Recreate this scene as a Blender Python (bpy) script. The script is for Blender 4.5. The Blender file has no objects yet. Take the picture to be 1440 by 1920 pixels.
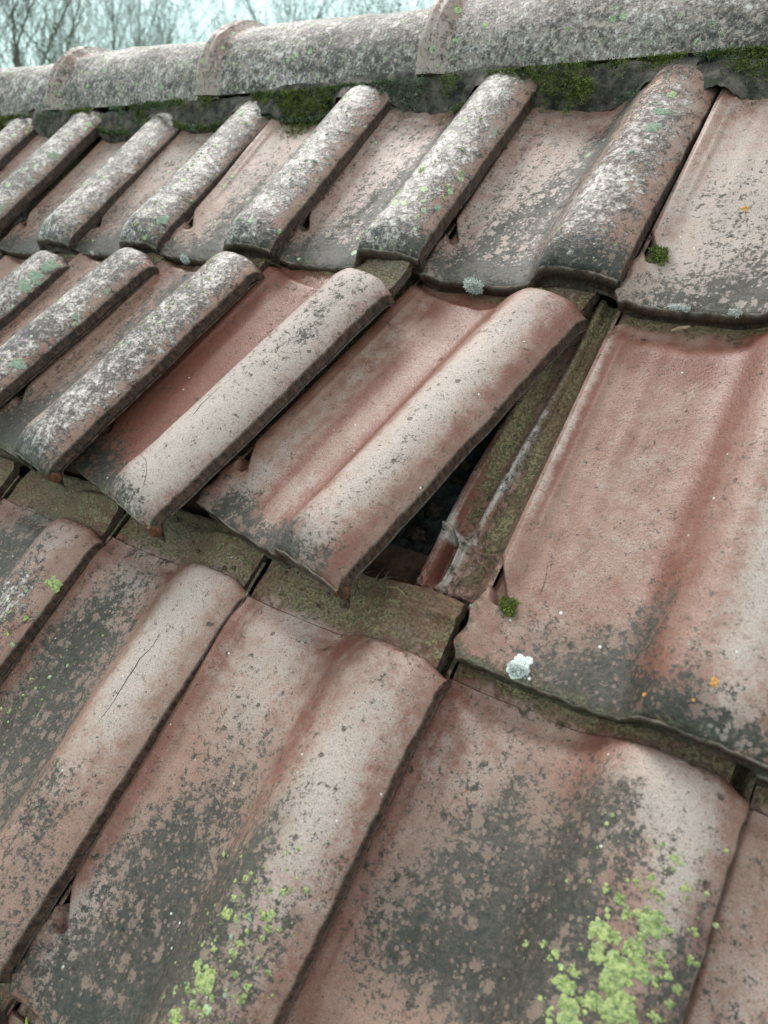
import bpy, math, random
import numpy as np
from mathutils import Matrix, Vector

# ------------------------------------------------------------------ camera, world, sun
sc = bpy.context.scene
PITCH = math.radians(43.0)
ROOF = Matrix(((1, 0, 0, 0),
               (0, math.cos(PITCH), -math.sin(PITCH), 0),
               (0, math.sin(PITCH), math.cos(PITCH), 6.0),
               (0, 0, 0, 1)))                       # roof frame (x along eave, y up the slope, z off the roof) -> world
sc.render.resolution_x = 768; sc.render.resolution_y = 1024
cam_d = bpy.data.cameras.new('camera'); cam = bpy.data.objects.new('camera', cam_d)
sc.collection.objects.link(cam); sc.camera = cam
CR = ((0.8122859688185384, 0.44812713553584477, -0.37332770491482004),
      (0.23577047761527592, -0.8377224629603484, -0.49257827493375417),
      (-0.5334826958258281, 0.312094769978747, -0.7861253512044504))
CP = (1.017637817796853, 0.2398109244404446, 0.509580565243589)
cm = Matrix.Identity(4)
for i in range(3):
    cm[i][0] = CR[0][i]; cm[i][1] = -CR[1][i]; cm[i][2] = -CR[2][i]; cm[i][3] = CP[i]
cam.matrix_world = ROOF @ cm
cam_d.sensor_fit = 'HORIZONTAL'; cam_d.sensor_width = 36.0
cam_d.lens = 36.0 * 1385.15 / 1440.0
cam_d.clip_start = 0.02; cam_d.clip_end = 2000
cam_d.dof.use_dof = True; cam_d.dof.focus_distance = 0.68; cam_d.dof.aperture_fstop = 11.0

w = bpy.data.worlds.new('World'); sc.world = w; w.use_nodes = True
nt = w.node_tree; nt.nodes.clear()
SUN_EL, SUN_AZ = math.radians(52), math.radians(-60)
def wn(t, **k):
    n = nt.nodes.new(t)
    for a, b in k.items(): setattr(n, a, b)
    return n
wo = wn('ShaderNodeOutputWorld'); bg = wn('ShaderNodeBackground'); sky = wn('ShaderNodeTexSky')
sky.sky_type = 'NISHITA'; sky.sun_disc = False; sky.sun_elevation = SUN_EL; sky.sun_rotation = SUN_AZ
sky.dust_density = 3.0
# overcast: a cloud layer over the clear sky, cyan tinged near the horizon
tc = wn('ShaderNodeTexCoord'); sep = wn('ShaderNodeSeparateXYZ'); mp = wn('ShaderNodeMapRange')
mp.inputs[1].default_value = 0.0; mp.inputs[2].default_value = 0.75
cr = wn('ShaderNodeValToRGB'); cr.color_ramp.elements[0].color = (9.0, 12.8, 12.3, 1); cr.color_ramp.elements[1].color = (9.6, 10.0, 9.9, 1)
cr.color_ramp.elements[0].position = 0.1
cn = wn('ShaderNodeTexNoise'); cn.inputs['Scale'].default_value = 2.2; cn.inputs['Detail'].default_value = 5
cmul = wn('ShaderNodeMix', data_type='RGBA', blend_type='MULTIPLY'); cmul.inputs[0].default_value = 0.55
cg = wn('ShaderNodeValToRGB'); cg.color_ramp.elements[0].color = (.72, .78, .8, 1); cg.color_ramp.elements[0].position = .35
cg.color_ramp.elements[1].position = .65
mx = wn('ShaderNodeMix', data_type='RGBA'); mx.inputs[0].default_value = 0.88
L = nt.links.new
L(tc.outputs['Generated'], sep.inputs[0]); L(sep.outputs['Z'], mp.inputs[0]); L(mp.outputs[0], cr.inputs[0])
L(tc.outputs['Generated'], cn.inputs['Vector']); L(cn.outputs[0], cg.inputs[0])
L(cr.outputs[0], cmul.inputs[6]); L(cg.outputs[0], cmul.inputs[7])
L(sky.outputs[0], mx.inputs[6]); L(cmul.outputs[2], mx.inputs[7]); L(mx.outputs[2], bg.inputs[0])
bg.inputs[1].default_value = 0.078; L(bg.outputs[0], wo.inputs[0])

sd = bpy.data.lights.new('sun', 'SUN'); sd.energy = 1.5; sd.angle = math.radians(20); sd.color = (1, .97, .92)
sun = bpy.data.objects.new('sun', sd); sc.collection.objects.link(sun)
sdir = Vector((math.sin(SUN_AZ) * math.cos(SUN_EL), math.cos(SUN_AZ) * math.cos(SUN_EL), math.sin(SUN_EL)))
sun.rotation_euler = sdir.to_track_quat('Z', 'Y').to_euler()
sc.view_settings.view_transform = 'Standard'; sc.view_settings.look = 'None'
sc.view_settings.exposure = 1.02; sc.view_settings.gamma = 1.0; sc.view_settings.use_curve_mapping = False

# ------------------------------------------------------------------ numpy noise
rng = np.random.default_rng(7); random.seed(7)
def _h(ix, iy, iz, s):
    n = (ix.astype(np.int64) * 374761393 + iy.astype(np.int64) * 668265263 + iz.astype(np.int64) * 2147483647 + s * 1442695041) & 0xffffffff
    n = ((n ^ (n >> 13)) * 1274126177) & 0xffffffff
    return ((n ^ (n >> 16)) & 0xffff) / 32767.5 - 1.0
def vnoise(x, y, z=None, s=0):
    x = np.asarray(x, float); y = np.asarray(y, float); z = np.zeros_like(x) if z is None else np.asarray(z, float)
    x, y, z = np.broadcast_arrays(x, y, z)
    ix, iy, iz = np.floor(x), np.floor(y), np.floor(z)
    fx, fy, fz = x - ix, y - iy, z - iz
    fx, fy, fz = [f * f * (3 - 2 * f) for f in (fx, fy, fz)]
    r = 0
    for a in (0, 1):
        for b in (0, 1):
            for c in (0, 1):
                r = r + _h(ix + a, iy + b, iz + c, s) * (fx if a else 1 - fx) * (fy if b else 1 - fy) * (fz if c else 1 - fz)
    return r
def fbm(x, y, z=None, s=0, o=4):
    r = 0; a = 1.0; f = 1.0
    for i in range(o):
        r = r + a * vnoise(np.asarray(x) * f, np.asarray(y) * f, None if z is None else np.asarray(z) * f, s + i * 17)
        a *= .5; f *= 2.03
    return r
def ss(a, b, x):
    t = np.clip((np.asarray(x, float) - a) / (b - a), 0, 1); return t * t * (3 - 2 * t)

# ------------------------------------------------------------------ node material helper
class NM:
    def __init__(s, name):
        s.m = bpy.data.materials.new(name); s.m.use_nodes = True; s.t = s.m.node_tree; s.t.nodes.clear()
        s.out = s.n('ShaderNodeOutputMaterial'); s.b = s.n('ShaderNodeBsdfPrincipled'); s.t.links.new(s.b.outputs[0], s.out.inputs[0])
    def n(s, ty, **k):
        n = s.t.nodes.new(ty)
        for a, b in k.items(): setattr(n, a, b)
        return n
    def l(s, a, b): s.t.links.new(a, b)
    def put(s, sock, v):
        if v is None: return
        if isinstance(v, (int, float)): sock.default_value = v
        elif isinstance(v, tuple): sock.default_value = v if len(v) == 4 or sock.type == 'VECTOR' else (*v, 1)
        else: s.l(v, sock)
    def math(s, op, a, b=None, c=None, clamp=False):
        n = s.n('ShaderNodeMath', operation=op, use_clamp=clamp)
        for i, v in enumerate((a, b, c)): s.put(n.inputs[i], v)
        return n.outputs[0]
    def sm(s, x, a, b):
        n = s.n('ShaderNodeMapRange', interpolation_type='SMOOTHSTEP')
        s.put(n.inputs[0], x); n.inputs[1].default_value = a; n.inputs[2].default_value = b; return n.outputs[0]
    def mix(s, f, a, b, mode='MIX'):
        n = s.n('ShaderNodeMix', data_type='RGBA', blend_type=mode)
        s.put(n.inputs[0], f); s.put(n.inputs[6], a); s.put(n.inputs[7], b); return n.outputs[2]
    def noise(s, v, sc_, det=4, rough=.55, dist=0.0):
        n = s.n('ShaderNodeTexNoise'); s.put(n.inputs['Vector'], v); n.inputs['Scale'].default_value = sc_
        n.inputs['Detail'].default_value = det; n.inputs['Roughness'].default_value = rough; n.inputs['Distortion'].default_value = dist
        return n.outputs[0]
    def vor(s, v, sc_, feat='F1', rnd=1.0):
        n = s.n('ShaderNodeTexVoronoi', feature=feat); s.put(n.inputs['Vector'], v); n.inputs['Scale'].default_value = sc_
        n.inputs['Randomness'].default_value = rnd
        return n
    def scale(s, v, t):
        n = s.n('ShaderNodeVectorMath', operation='MULTIPLY'); s.put(n.inputs[0], v); n.inputs[1].default_value = t; return n.outputs[0]
    def add(s, v, u):
        n = s.n('ShaderNodeVectorMath', operation='ADD'); s.put(n.inputs[0], v); s.put(n.inputs[1], u); return n.outputs[0]
    def bump(s, h, strength, dist):
        n = s.n('ShaderNodeBump'); n.inputs['Strength'].default_value = strength; n.inputs['Distance'].default_value = dist
        s.l(h, n.inputs['Height']); s.l(n.outputs[0], s.b.inputs['Normal'])

def clay_material():
    """Weathered clay. Layer A = dark algae, crust (pale and black crustose lichen), bloom; layer B = red, yellow-green lichen, moss;
    layer C = bare side edge, joint line, seed."""
    m = NM('weathered_clay')
    tcn = m.n('ShaderNodeTexCoord').outputs['Object']
    def att(name):
        a = m.n('ShaderNodeAttribute', attribute_type='GEOMETRY', attribute_name=name)
        sp = m.n('ShaderNodeSeparateColor'); m.l(a.outputs['Color'], sp.inputs[0]); return list(sp.outputs) + [a.outputs['Alpha']]
    A, B, C = att('layer_a'), att('layer_b'), att('layer_c')
    off = m.n('ShaderNodeCombineXYZ')
    sd_ = m.math('MULTIPLY', C[2], 37.0)
    for i in range(3): m.l(sd_, off.inputs[i])
    P = m.add(tcn, off.outputs[0])
    big = m.noise(P, 14, 3); med = m.noise(P, 70, 5, .65); fin = m.noise(P, 420, 4, .6); gr = m.noise(P, 1300, 2, .5)
    stre = m.noise(m.scale(P, (1, .09, 1)), 95, 4, .6)
    blot = m.noise(P, 120, 7, .72, .3)
    # clay body
    f = m.math('ADD', m.math('MULTIPLY', big, .5), m.math('MULTIPLY', med, .5))
    f = m.sm(m.math('SUBTRACT', m.math('ADD', f, m.math('MULTIPLY', stre, .35)), m.math('MULTIPLY', B[0], .62)), .25, .78)
    col = m.mix(f, (.165, .046, .027), (.290, .165, .125))
    # pale mineral bloom
    fb = m.math('ADD', m.math('MULTIPLY', med, .55), m.math('MULTIPLY', fin, .45))
    fb = m.sm(m.math('ADD', m.math('MULTIPLY', m.math('SUBTRACT', fb, .5), 1.6), m.math('SUBTRACT', A[2], .02)), .22, .85)
    fb = m.math('MULTIPLY', fb, .85)
    col = m.mix(fb, col, m.mix(med, (.60, .515, .465), (.32, .255, .235)))
    # grain
    col = m.mix(m.math('MULTIPLY', m.sm(gr, .49, .66), .50), col, (.10, .068, .058))
    col = m.mix(m.math('MULTIPLY', m.sm(fin, .52, .70), .45), col, m.mix(.55, col, (.06, .05, .045)))
    col = m.mix(m.math('MULTIPLY', m.sm(gr, .50, .28), .22), col, m.mix(.5, col, (.62, .54, .50)))
    # pores
    pv = m.vor(P, 520); ps = m.n('ShaderNodeSeparateColor'); m.l(pv.outputs['Color'], ps.inputs[0])
    po = m.math('MULTIPLY', m.sm(pv.outputs['Distance'], .34, .14), m.math('MULTIPLY', m.sm(ps.outputs[0], .55, .95), m.sm(med, .38, .60)))
    col = m.mix(m.math('MULTIPLY', po, .75), col, (.055, .038, .034))
    # grey film, soft
    gf = m.math('MULTIPLY', m.sm(m.math('ADD', A[0], m.math('MULTIPLY', m.math('SUBTRACT', big, .5), .8)), .08, .85), .58)
    col = m.mix(gf, col, (.110, .094, .078))
    # dark algae, blotchy
    fd = m.math('ADD', m.math('ADD', m.math('MULTIPLY', blot, .30), m.math('MULTIPLY', m.noise(P, 300, 6, .80), .56)), m.math('MULTIPLY', m.noise(m.scale(P, (1, .22, 1)), 75, 4, .6), .16))
    iv = m.vor(m.add(P, m.scale(m.n('ShaderNodeTexCoord').outputs['Object'], (0, 0, 0))), 95); isp = m.n('ShaderNodeSeparateColor'); m.l(iv.outputs['Color'], isp.inputs[0])
    iv2 = m.vor(P, 240); isp2 = m.n('ShaderNodeSeparateColor'); m.l(iv2.outputs['Color'], isp2.inputs[0])
    isl2 = m.math('MULTIPLY', m.sm(iv2.outputs['Distance'], .42, .25), m.sm(isp2.outputs[0], .66, .70))
    isl = m.math('MULTIPLY', m.sm(m.math('ADD', iv.outputs['Distance'], m.math('MULTIPLY', m.math('SUBTRACT', fin, .5), 1.2)), .46, .30), m.sm(isp.outputs[0], .60, .68))
    isl = m.math('MAXIMUM', isl, isl2)
    fd = m.sm(m.math('SUBTRACT', m.math('ADD', m.math('MULTIPLY', m.math('SUBTRACT', fd, .5), 6.0), A[0]), m.math('MULTIPLY', m.math('MULTIPLY', isl, 1.0), m.sm(A[0], 1.05, .80))), .33, .66)
    alg = m.mix(m.sm(m.math('ADD', m.math('MULTIPLY', m.noise(P, 240, 5, .75), .7), m.math('MULTIPLY', big, .3)), .40, .62), (.014, .017, .014), (.070, .060, .048))
    col = m.mix(m.math('MULTIPLY', fd, .93), col, alg)
    # sparse flecks left pale in the algae
    # crust: pale patches over black ground
    cb = m.math('ADD', m.math('MULTIPLY', blot, .8), m.math('MULTIPLY', fin, .2))
    cf = m.sm(m.math('ADD', m.math('MULTIPLY', m.math('SUBTRACT', cb, .5), 2.6), A[1]), .34, .60)
    cv = m.math('ADD', m.math('MULTIPLY', m.noise(P, 260, 4, .7, .5), .55), m.math('MULTIPLY', m.noise(m.add(P, m.scale(P, (.1, .1, .1))), 95, 5, .7, .8), .45))
    cc = m.n('ShaderNodeValToRGB'); e = cc.color_ramp.elements
    e[0].position = .36; e[0].color = (.018, .017, .016, 1); e[1].position = .66; e[1].color = (.64, .585, .56, 1)
    for p_, c_ in ((.45, (.068, .056, .051, 1)), (.50, (.20, .170, .160, 1)), (.57, (.40, .335, .318, 1))):
        q = e.new(p_); q.color = c_
    m.l(m.math('ADD', m.math('MULTIPLY', m.math('SUBTRACT', cv, .5), 1.25), m.math('ADD', .5, m.math('ADD', m.math('MULTIPLY', m.math('SUBTRACT', med, .5), .55), m.math('MULTIPLY', m.math('SUBTRACT', big, .52), .35)))), cc.inputs[0])
    col = m.mix(m.math('MULTIPLY', cf, .92), col, cc.outputs[0])
    # tan silt with black grit
    df = m.sm(m.math('ADD', m.math('MULTIPLY', m.math('SUBTRACT', blot, .5), 1.8), A[3]), .25, .70)
    dcol = m.mix(m.sm(fin, .40, .60), (.110, .086, .042), (.33, .265, .14))
    dcol = m.mix(m.sm(m.noise(P, 300, 5, .75), .56, .66), dcol, (.022, .020, .016))
    dcol = m.mix(m.sm(big, .5, .62), dcol, m.mix(.5, dcol, (.17, .070, .045)))
    col = m.mix(m.math('MULTIPLY', df, .92), col, dcol)
    # olive / moss film
    mf = m.sm(m.math('ADD', m.math('MULTIPLY', m.math('SUBTRACT', blot, .5), 2.6), B[2]), .30, .75)
    mossc = m.mix(m.sm(fin, .4, .6), m.mix(m.sm(med, .42, .58), (.060, .058, .026), (.030, .032, .022)), (.125, .115, .070))
    col = m.mix(m.math('MULTIPLY', mf, .9), col, mossc)
    # little lichen dots
    P2 = m.add(P, m.scale(m.n('ShaderNodeTexNoise').outputs['Color'], (.0, .0, .0)))
    dist_n = m.n('ShaderNodeTexNoise'); m.l(P, dist_n.inputs['Vector']); dist_n.inputs['Scale'].default_value = 500
    P3 = m.add(P, m.scale(dist_n.outputs['Color'], (.0035, .0035, .0035)))
    h = None
    lf = None
    for sc_, th, dens in ((85, .46, .0), (190, .50, .12)):
        v = m.vor(P3, sc_); sp = m.n('ShaderNodeSeparateColor'); m.l(v.outputs['Color'], sp.inputs[0])
        on = m.sm(m.math('SUBTRACT', m.math('ADD', B[1], dens * .0), sp.outputs[0]), .0, .02)
        rad = m.math('MULTIPLY', sp.outputs[1], th)
        d = m.math('MULTIPLY', m.sm(m.math('SUBTRACT', rad, v.outputs['Distance']), -.02, .05), on)
        lcol = m.mix(sp.outputs[2], (.36, .47, .17), (.42, .50, .40))
        col = m.mix(d, col, m.mix(m.sm(fin, .4, .6), lcol, (.20, .27, .13)))
        lf = d if lf is None else m.math('MAXIMUM', lf, d)
    # sparse pale flecks and small dark pits
    wv = m.vor(P, 75); ws = m.n('ShaderNodeSeparateColor'); m.l(wv.outputs['Color'], ws.inputs[0])
    wf = m.math('MULTIPLY', m.sm(wv.outputs['Distance'], .075, .045), m.sm(ws.outputs[1], .80, .82))
    col = m.mix(wf, col, (.60, .62, .58))
    pv2 = m.vor(m.add(P, m.scale(dist_n.outputs['Color'], (.003, .003, .003))), 60); pq = m.n('ShaderNodeSeparateColor'); m.l(pv2.outputs['Color'], pq.inputs[0])
    pit = m.math('MULTIPLY', m.sm(pv2.outputs['Distance'], .15, .07), m.sm(pq.outputs[2], .78, .82))
    col = m.mix(m.math('MULTIPLY', pit, .8), col, (.050, .028, .022))
    # raw edge faces
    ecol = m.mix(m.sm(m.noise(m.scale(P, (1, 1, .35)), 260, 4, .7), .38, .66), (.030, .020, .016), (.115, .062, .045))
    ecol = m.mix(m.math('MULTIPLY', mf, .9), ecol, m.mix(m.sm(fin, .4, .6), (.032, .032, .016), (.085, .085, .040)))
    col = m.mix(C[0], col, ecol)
    # worn bright arris line
    col = m.mix(m.math('MULTIPLY', C[1], m.sm(med, .35, .6)), col, (.33, .26, .22))
    m.l(col, m.b.inputs['Base Color'])
    ro = m.math('SUBTRACT', m.math('ADD', .42, m.math('MULTIPLY', fb, .24)), m.math('MULTIPLY', m.math('MULTIPLY', fd, m.math('SUBTRACT', 1.0, cf)), -.16))
    m.l(ro, m.b.inputs['Roughness']); m.b.inputs['Specular IOR Level'].default_value = .46
    # relief
    hh = m.math('MULTIPLY', fin, .35)
    hh = m.math('ADD', hh, m.math('MULTIPLY', gr, .18))
    hh = m.math('ADD', hh, m.math('MULTIPLY', med, .5))
    hh = m.math('SUBTRACT', hh, m.math('MULTIPLY', po, .45))
    hh = m.math('ADD', hh, m.math('MULTIPLY', m.math('MULTIPLY', cf, cv), 1.6))
    hh = m.math('ADD', hh, m.math('MULTIPLY', lf, .9)); hh = m.math('SUBTRACT', hh, m.math('MULTIPLY', pit, .9))
    hh = m.math('ADD', hh, m.math('MULTIPLY', m.math('MULTIPLY', mf, fin), 1.2))
    fl = m.noise(m.scale(P, (1, 1, .3)), 420, 3, .6)
    hh = m.math('ADD', hh, m.math('MULTIPLY', m.math('MULTIPLY', C[0], fl), 1.6))
    hh = m.math('ADD', hh, m.math('MULTIPLY', m.math('MULTIPLY', df, m.noise(P, 240, 5, .7)), 2.2))
    m.bump(hh, .95, .0012)
    return m.m
CLAY = clay_material()

def simple_material(name, c1, c2, scale=60, rough=.85, bump=.001, c3=None, spec=.3, det=6):
    m = NM(name); t = m.n('ShaderNodeTexCoord').outputs['Object']
    a = m.noise(t, scale, det, .68); b = m.noise(t, scale * 5, 4, .6)
    col = m.mix(m.sm(a, .36, .64), c1, c2)
    if c3: col = m.mix(m.sm(m.noise(t, scale * .6, 5, .7), .54, .66), col, c3)
    col = m.mix(m.math('MULTIPLY', m.sm(b, .3, .7), .35), col, tuple(x * .45 for x in c1))
    m.l(col, m.b.inputs['Base Color']); m.b.inputs['Roughness'].default_value = rough; m.b.inputs['Specular IOR Level'].default_value = spec
    m.bump(m.math('ADD', a, m.math('MULTIPLY', b, .4)), .9, bump); return m.m
def vary_material(name, ramp, scale, rough=.9, trans=False):
    m = NM(name); t = m.n('ShaderNodeTexCoord').outputs['Object']
    a = m.noise(t, scale, 4, .7); r = m.n('ShaderNodeValToRGB'); e = r.color_ramp.elements
    e[0].position = .34; e[0].color = (*ramp[0], 1); e[1].position = .66; e[1].color = (*ramp[-1], 1)
    for i, c in enumerate(ramp[1:-1]): e.new(.34 + .32 * (i + 1) / (len(ramp) - 1)).color = (*c, 1)
    m.l(a, r.inputs[0]); m.l(r.outputs[0], m.b.inputs['Base Color']); m.b.inputs['Roughness'].default_value = rough
    m.b.inputs['Specular IOR Level'].default_value = .2
    return m.m
MOSS = vary_material('moss', [(.024, .030, .012), (.065, .085, .022), (.17, .20, .045), (.10, .115, .060)], 70)
MOSS_GREY = vary_material('grey_moss', [(.050, .070, .040), (.13, .17, .11), (.22, .27, .19)], 60)
MORTAR = simple_material('old_mortar', (.040, .036, .032), (.165, .135, .115), 60, bump=.006, c3=(.045, .050, .030))
LICH_Y = simple_material('lichen_yellow_green', (.17, .23, .09), (.56, .62, .26), 340, bump=.0020, c3=(.36, .42, .26), rough=.95, spec=.1)
LICH_G = simple_material('lichen_grey_green', (.20, .26, .19), (.36, .42, .33), 330, bump=.0012, rough=.95, spec=.1)
LICH_W = simple_material('lichen_white', (.66, .70, .68), (.90, .92, .90), 300, bump=.0015, rough=.95, spec=.1)
LICH_O = simple_material('lichen_orange', (.50, .22, .05), (.62, .36, .14), 300, bump=.001, rough=.95, spec=.1)
BREAK = simple_material('broken_clay', (.13, .050, .028), (.26, .11, .065), 220, bump=.002, c3=(.10, .05, .03))
WOOD = simple_material('old_batten_wood', (.045, .024, .018), (.13, .065, .042), 50, bump=.003, c3=(.05, .05, .028))
FELT = simple_material('bitumen_underlay', (.05, .055, .053), (.14, .15, .145), 60, bump=.008, c3=(.015, .015, .015))
CRUSTW = simple_material('lime_crust', (.20, .215, .20), (.44, .47, .45), 90, bump=.003, c3=(.12, .13, .11))
BARK = simple_material('hazed_bark', (.13, .145, .115), (.24, .26, .215), 6, bump=.004)  # bark kept pale: distance haze is put into the colour
TWIGM = simple_material('bare_twigs', (.085, .090, .060), (.17, .17, .115), 3, bump=.001)
GRASS = simple_material('grass_ground', (.045, .070, .025), (.09, .11, .045), 3, bump=.01)
BUD = simple_material('brown_buds', (.17, .145, .075), (.26, .24, .14), 3, bump=.001)

# ------------------------------------------------------------------ object helpers
COL = sc.collection
def mesh_obj(name, V, F, mat, parent=None, mw=None, normals=None, smooth=True, attrs=None):
    me = bpy.data.meshes.new(name)
    V = np.asarray(V, np.float32); F = np.asarray(F)
    if F.ndim == 2:
        nf, k = F.shape
        me.vertices.add(len(V)); me.vertices.foreach_set('co', V.ravel())
        me.loops.add(nf * k); me.loops.foreach_set('vertex_index', F.astype(np.int32).ravel())
        me.polygons.add(nf); me.polygons.foreach_set('loop_start', np.arange(nf, dtype=np.int32) * k)
        me.update(calc_edges=True)
    else:
        me.from_pydata(V.tolist(), [], F.tolist())
    me.polygons.foreach_set('use_smooth', np.full(len(me.polygons), smooth))
    if attrs:
        for an, arr in attrs.items():
            a = me.attributes.new(an, 'FLOAT_COLOR', 'POINT')
            a.data.foreach_set('color', np.asarray(arr, np.float32).ravel())
    if normals is not None: me.normals_split_custom_set_from_vertices(np.asarray(normals, float).tolist())
    mats = mat if isinstance(mat, (list, tuple)) else [mat]
    for m_ in mats: me.materials.append(m_)
    me.update()
    o = bpy.data.objects.new(name, me); COL.objects.link(o)
    if parent is not None: o.parent = parent
    if mw is not None: o.matrix_world = mw
    return o
def empty(name, mw):
    o = bpy.data.objects.new(name, None); COL.objects.link(o); o.empty_display_size = .05; o.matrix_world = mw; return o
def tag(o, label=None, cat=None, group=None, kind=None):
    if label: o['label'] = label
    if cat: o['category'] = cat; o['kind'] = 'thing'
    if group: o['group'] = group
    if kind: o['kind'] = kind
    return o
def vnormals(V, F):
    n = np.zeros_like(V); a, b, c, d = (V[F[:, i]] for i in range(4))
    fn = np.cross(c - a, d - b)
    for i in range(4): np.add.at(n, F[:, i], fn)
    return n / np.maximum(np.linalg.norm(n, axis=1, keepdims=True), 1e-12)
def rotv(r):
    r = Vector(r); return Matrix.Rotation(r.length, 4, r.normalized()) if r.length > 1e-9 else Matrix.Identity(4)
def pose(rx, ry, rz, x, y, z): return ROOF @ Matrix.Translation((x, y, z)) @ rotv((rx, ry, rz))

# ------------------------------------------------------------------ the pantile
W = .2; XR = .2035; YB = .325
ZP = .0145
def notch(x, y):
    ax, ay, bx, by = -.006, .078, .0125, .050
    t = np.clip(((x - ax) * (bx - ax) + (y - ay) * (by - ay)) / ((bx - ax) ** 2 + (by - ay) ** 2), 0, 1)
    d = np.hypot(x - ax - t * (bx - ax), y - ay - t * (by - ay))
    return ss(1.0, .55, d / (.0080 - .0026 * t))
BUL = {}
def top_z(x, y, yb=YB, sd_=0):
    bu = BUL.get(sd_, (.0115, 0.0))
    y0 = np.maximum(y, 0)
    z = ZP - (.0060 + .0012 * np.sin(np.pi * np.clip((x - .02) / .08, 0, 1))) * ss(.002, .026, x) * ss(.128, .090, x)
    z = z + .0008 * np.exp(-((x - .0165) / .0022) ** 2) * ss(.09, .13, y0) - .0022 * ss(.005, .0, x)
    z = z + .0007 * np.exp(-((x - .048) / .006) ** 2) * ss(.05, .12, y0)
    hr = .024 - .0085 * (y0 / YB)
    k = ss(.0, .07, y0)
    a = .114 - (.008 + bu[1]) * k; b = .137 + (.010 + bu[1] * .6) * k
    s = np.clip((x - a) / (b - a), 0, 1); s = s * s * (3 - 2 * s)
    z = z + hr * s + bu[0] * np.sin(np.pi * np.clip((x - .110) / .0935, 0, 1)) ** (1.75 - 1.0 * np.clip((x - .110) / .0935, 0, 1)) * (.22 + .78 * ss(-.004, .034, y0)) * (1 - .2 * y0 / YB)
    z = z - .0056 * np.clip((x - .168) / (XR - .168), 0, 1) ** 2.4
    # nose over the front edge
    t = np.clip((.019 - y) / .019, 0, 1)
    z = z - (.0014 + .0045 * s) * (1 - np.sqrt(1 - np.clip(t, 0, .999) ** 2))
    # head: roll dives to the flange, pan glides into it
    hd = ss(yb - .016, yb, y)
    t2 = np.clip((y - (yb - .026)) / .026, 0, 1)
    z = z - s * (hr - .001) * .62 * (1 - np.sqrt(1 - np.clip(t2, 0, .995) ** 2))
    z = z - (.0085 if bu[0] > .009 else .0062) * ss(yb - (.017 if bu[0] > .009 else .026), yb - .001, y + .006 * np.sin(np.pi * np.clip(x / .13, 0, 1))) * (1 - s)
    z = z + .0007 * fbm(x * 22 + sd_ * 3.1, y * 14 + sd_, None, 5, 3)
    z = z - .0120 * notch(x, y)
    return z
def blob_layer(x, y, blobs):
    r = np.zeros_like(x)
    for cx, cy, rx, ry, ang, amp in blobs:
        c, s = math.cos(ang), math.sin(ang); dx, dy = x - cx, y - cy
        u, v = (dx * c + dy * s) / rx, (-dx * s + dy * c) / ry
        r = r + amp * np.exp(-(u * u + v * v))
    return r
def layers(x, y, spec, sd_, edge, arris, yb=YB):
    n = fbm(x * 30 + sd_ * 7, y * 22 + sd_, None, 9, 3) * .5
    g = lambda k: blob_layer(x, y, spec.get(k, [])) + spec.get(k + '0', 0.0)
    dark = .92 * g('dark') + .14 * n
    dark = np.where(dark > .70, .70 + (dark - .70) * .35, dark)
    crust = g('crust') + .06 * n; bloom = g('bloom') + .10 * n; red = g('red') + .10 * n + .35 * ss(yb - .010, yb + .004, y) * ss(.09, .13, x)
    lich = g('lich'); moss = g('moss')
    front = ss(.022, .0, y)
    moss = moss + front * spec.get('frontmoss', .25) + ss(yb - .02, yb + .02, y) * spec.get('headmoss', .42) * .36
    dark = dark + ss(.05, .0, y) * spec.get('frontdark', .22) * 1.4
    crust = crust * (1 - ss(yb - .004, yb + .012, y)) * (1 if yb > 1 else .48 + .52 * ss(.098, .130, x))
    dirt = g('dirt') + ss(yb - .012, yb + .010, y) * spec.get('headdirt', .56)
    A = np.stack([dark, crust, bloom, dirt], -1); B = np.stack([red, lich, moss, np.ones_like(x)], -1)
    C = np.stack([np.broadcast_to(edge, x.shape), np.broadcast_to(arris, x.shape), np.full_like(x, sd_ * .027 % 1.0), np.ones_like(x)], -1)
    return np.clip(A, 0, 1.5), np.clip(B, 0, 1.5), np.clip(C, 0, 1)

def strip_part(name, rows, mat, root, spec, sd_, yb):
    """rows: list of grids (V[m,n,3], edge, arris). All of them joined in one mesh with analytic-looking normals."""
    VV, FF, NN, AA, BB, CC = [], [], [], [], [], []; base = 0
    for G, edge, arris in rows:
        m_, n_ = G.shape[:2]; v = G.reshape(-1, 3)
        idx = np.arange(m_ * n_).reshape(m_, n_)
        f = np.stack([idx[:-1, :-1], idx[:-1, 1:], idx[1:, 1:], idx[1:, :-1]], -1).reshape(-1, 4)
        VV.append(v); FF.append(f + base); base += len(v)
        e_ = np.broadcast_to(edge, G.shape[:2]).reshape(-1); ar = np.broadcast_to(arris, G.shape[:2]).reshape(-1)
        a, b, c = layers(v[:, 0], v[:, 1], spec, sd_, e_, ar, yb)
        AA.append(a); BB.append(b); CC.append(c)
    V = np.concatenate(VV); F = np.concatenate(FF)
    return mesh_obj(name, V, F, mat, root, attrs=dict(layer_a=np.concatenate(AA), layer_b=np.concatenate(BB), layer_c=np.concatenate(CC)))

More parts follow.
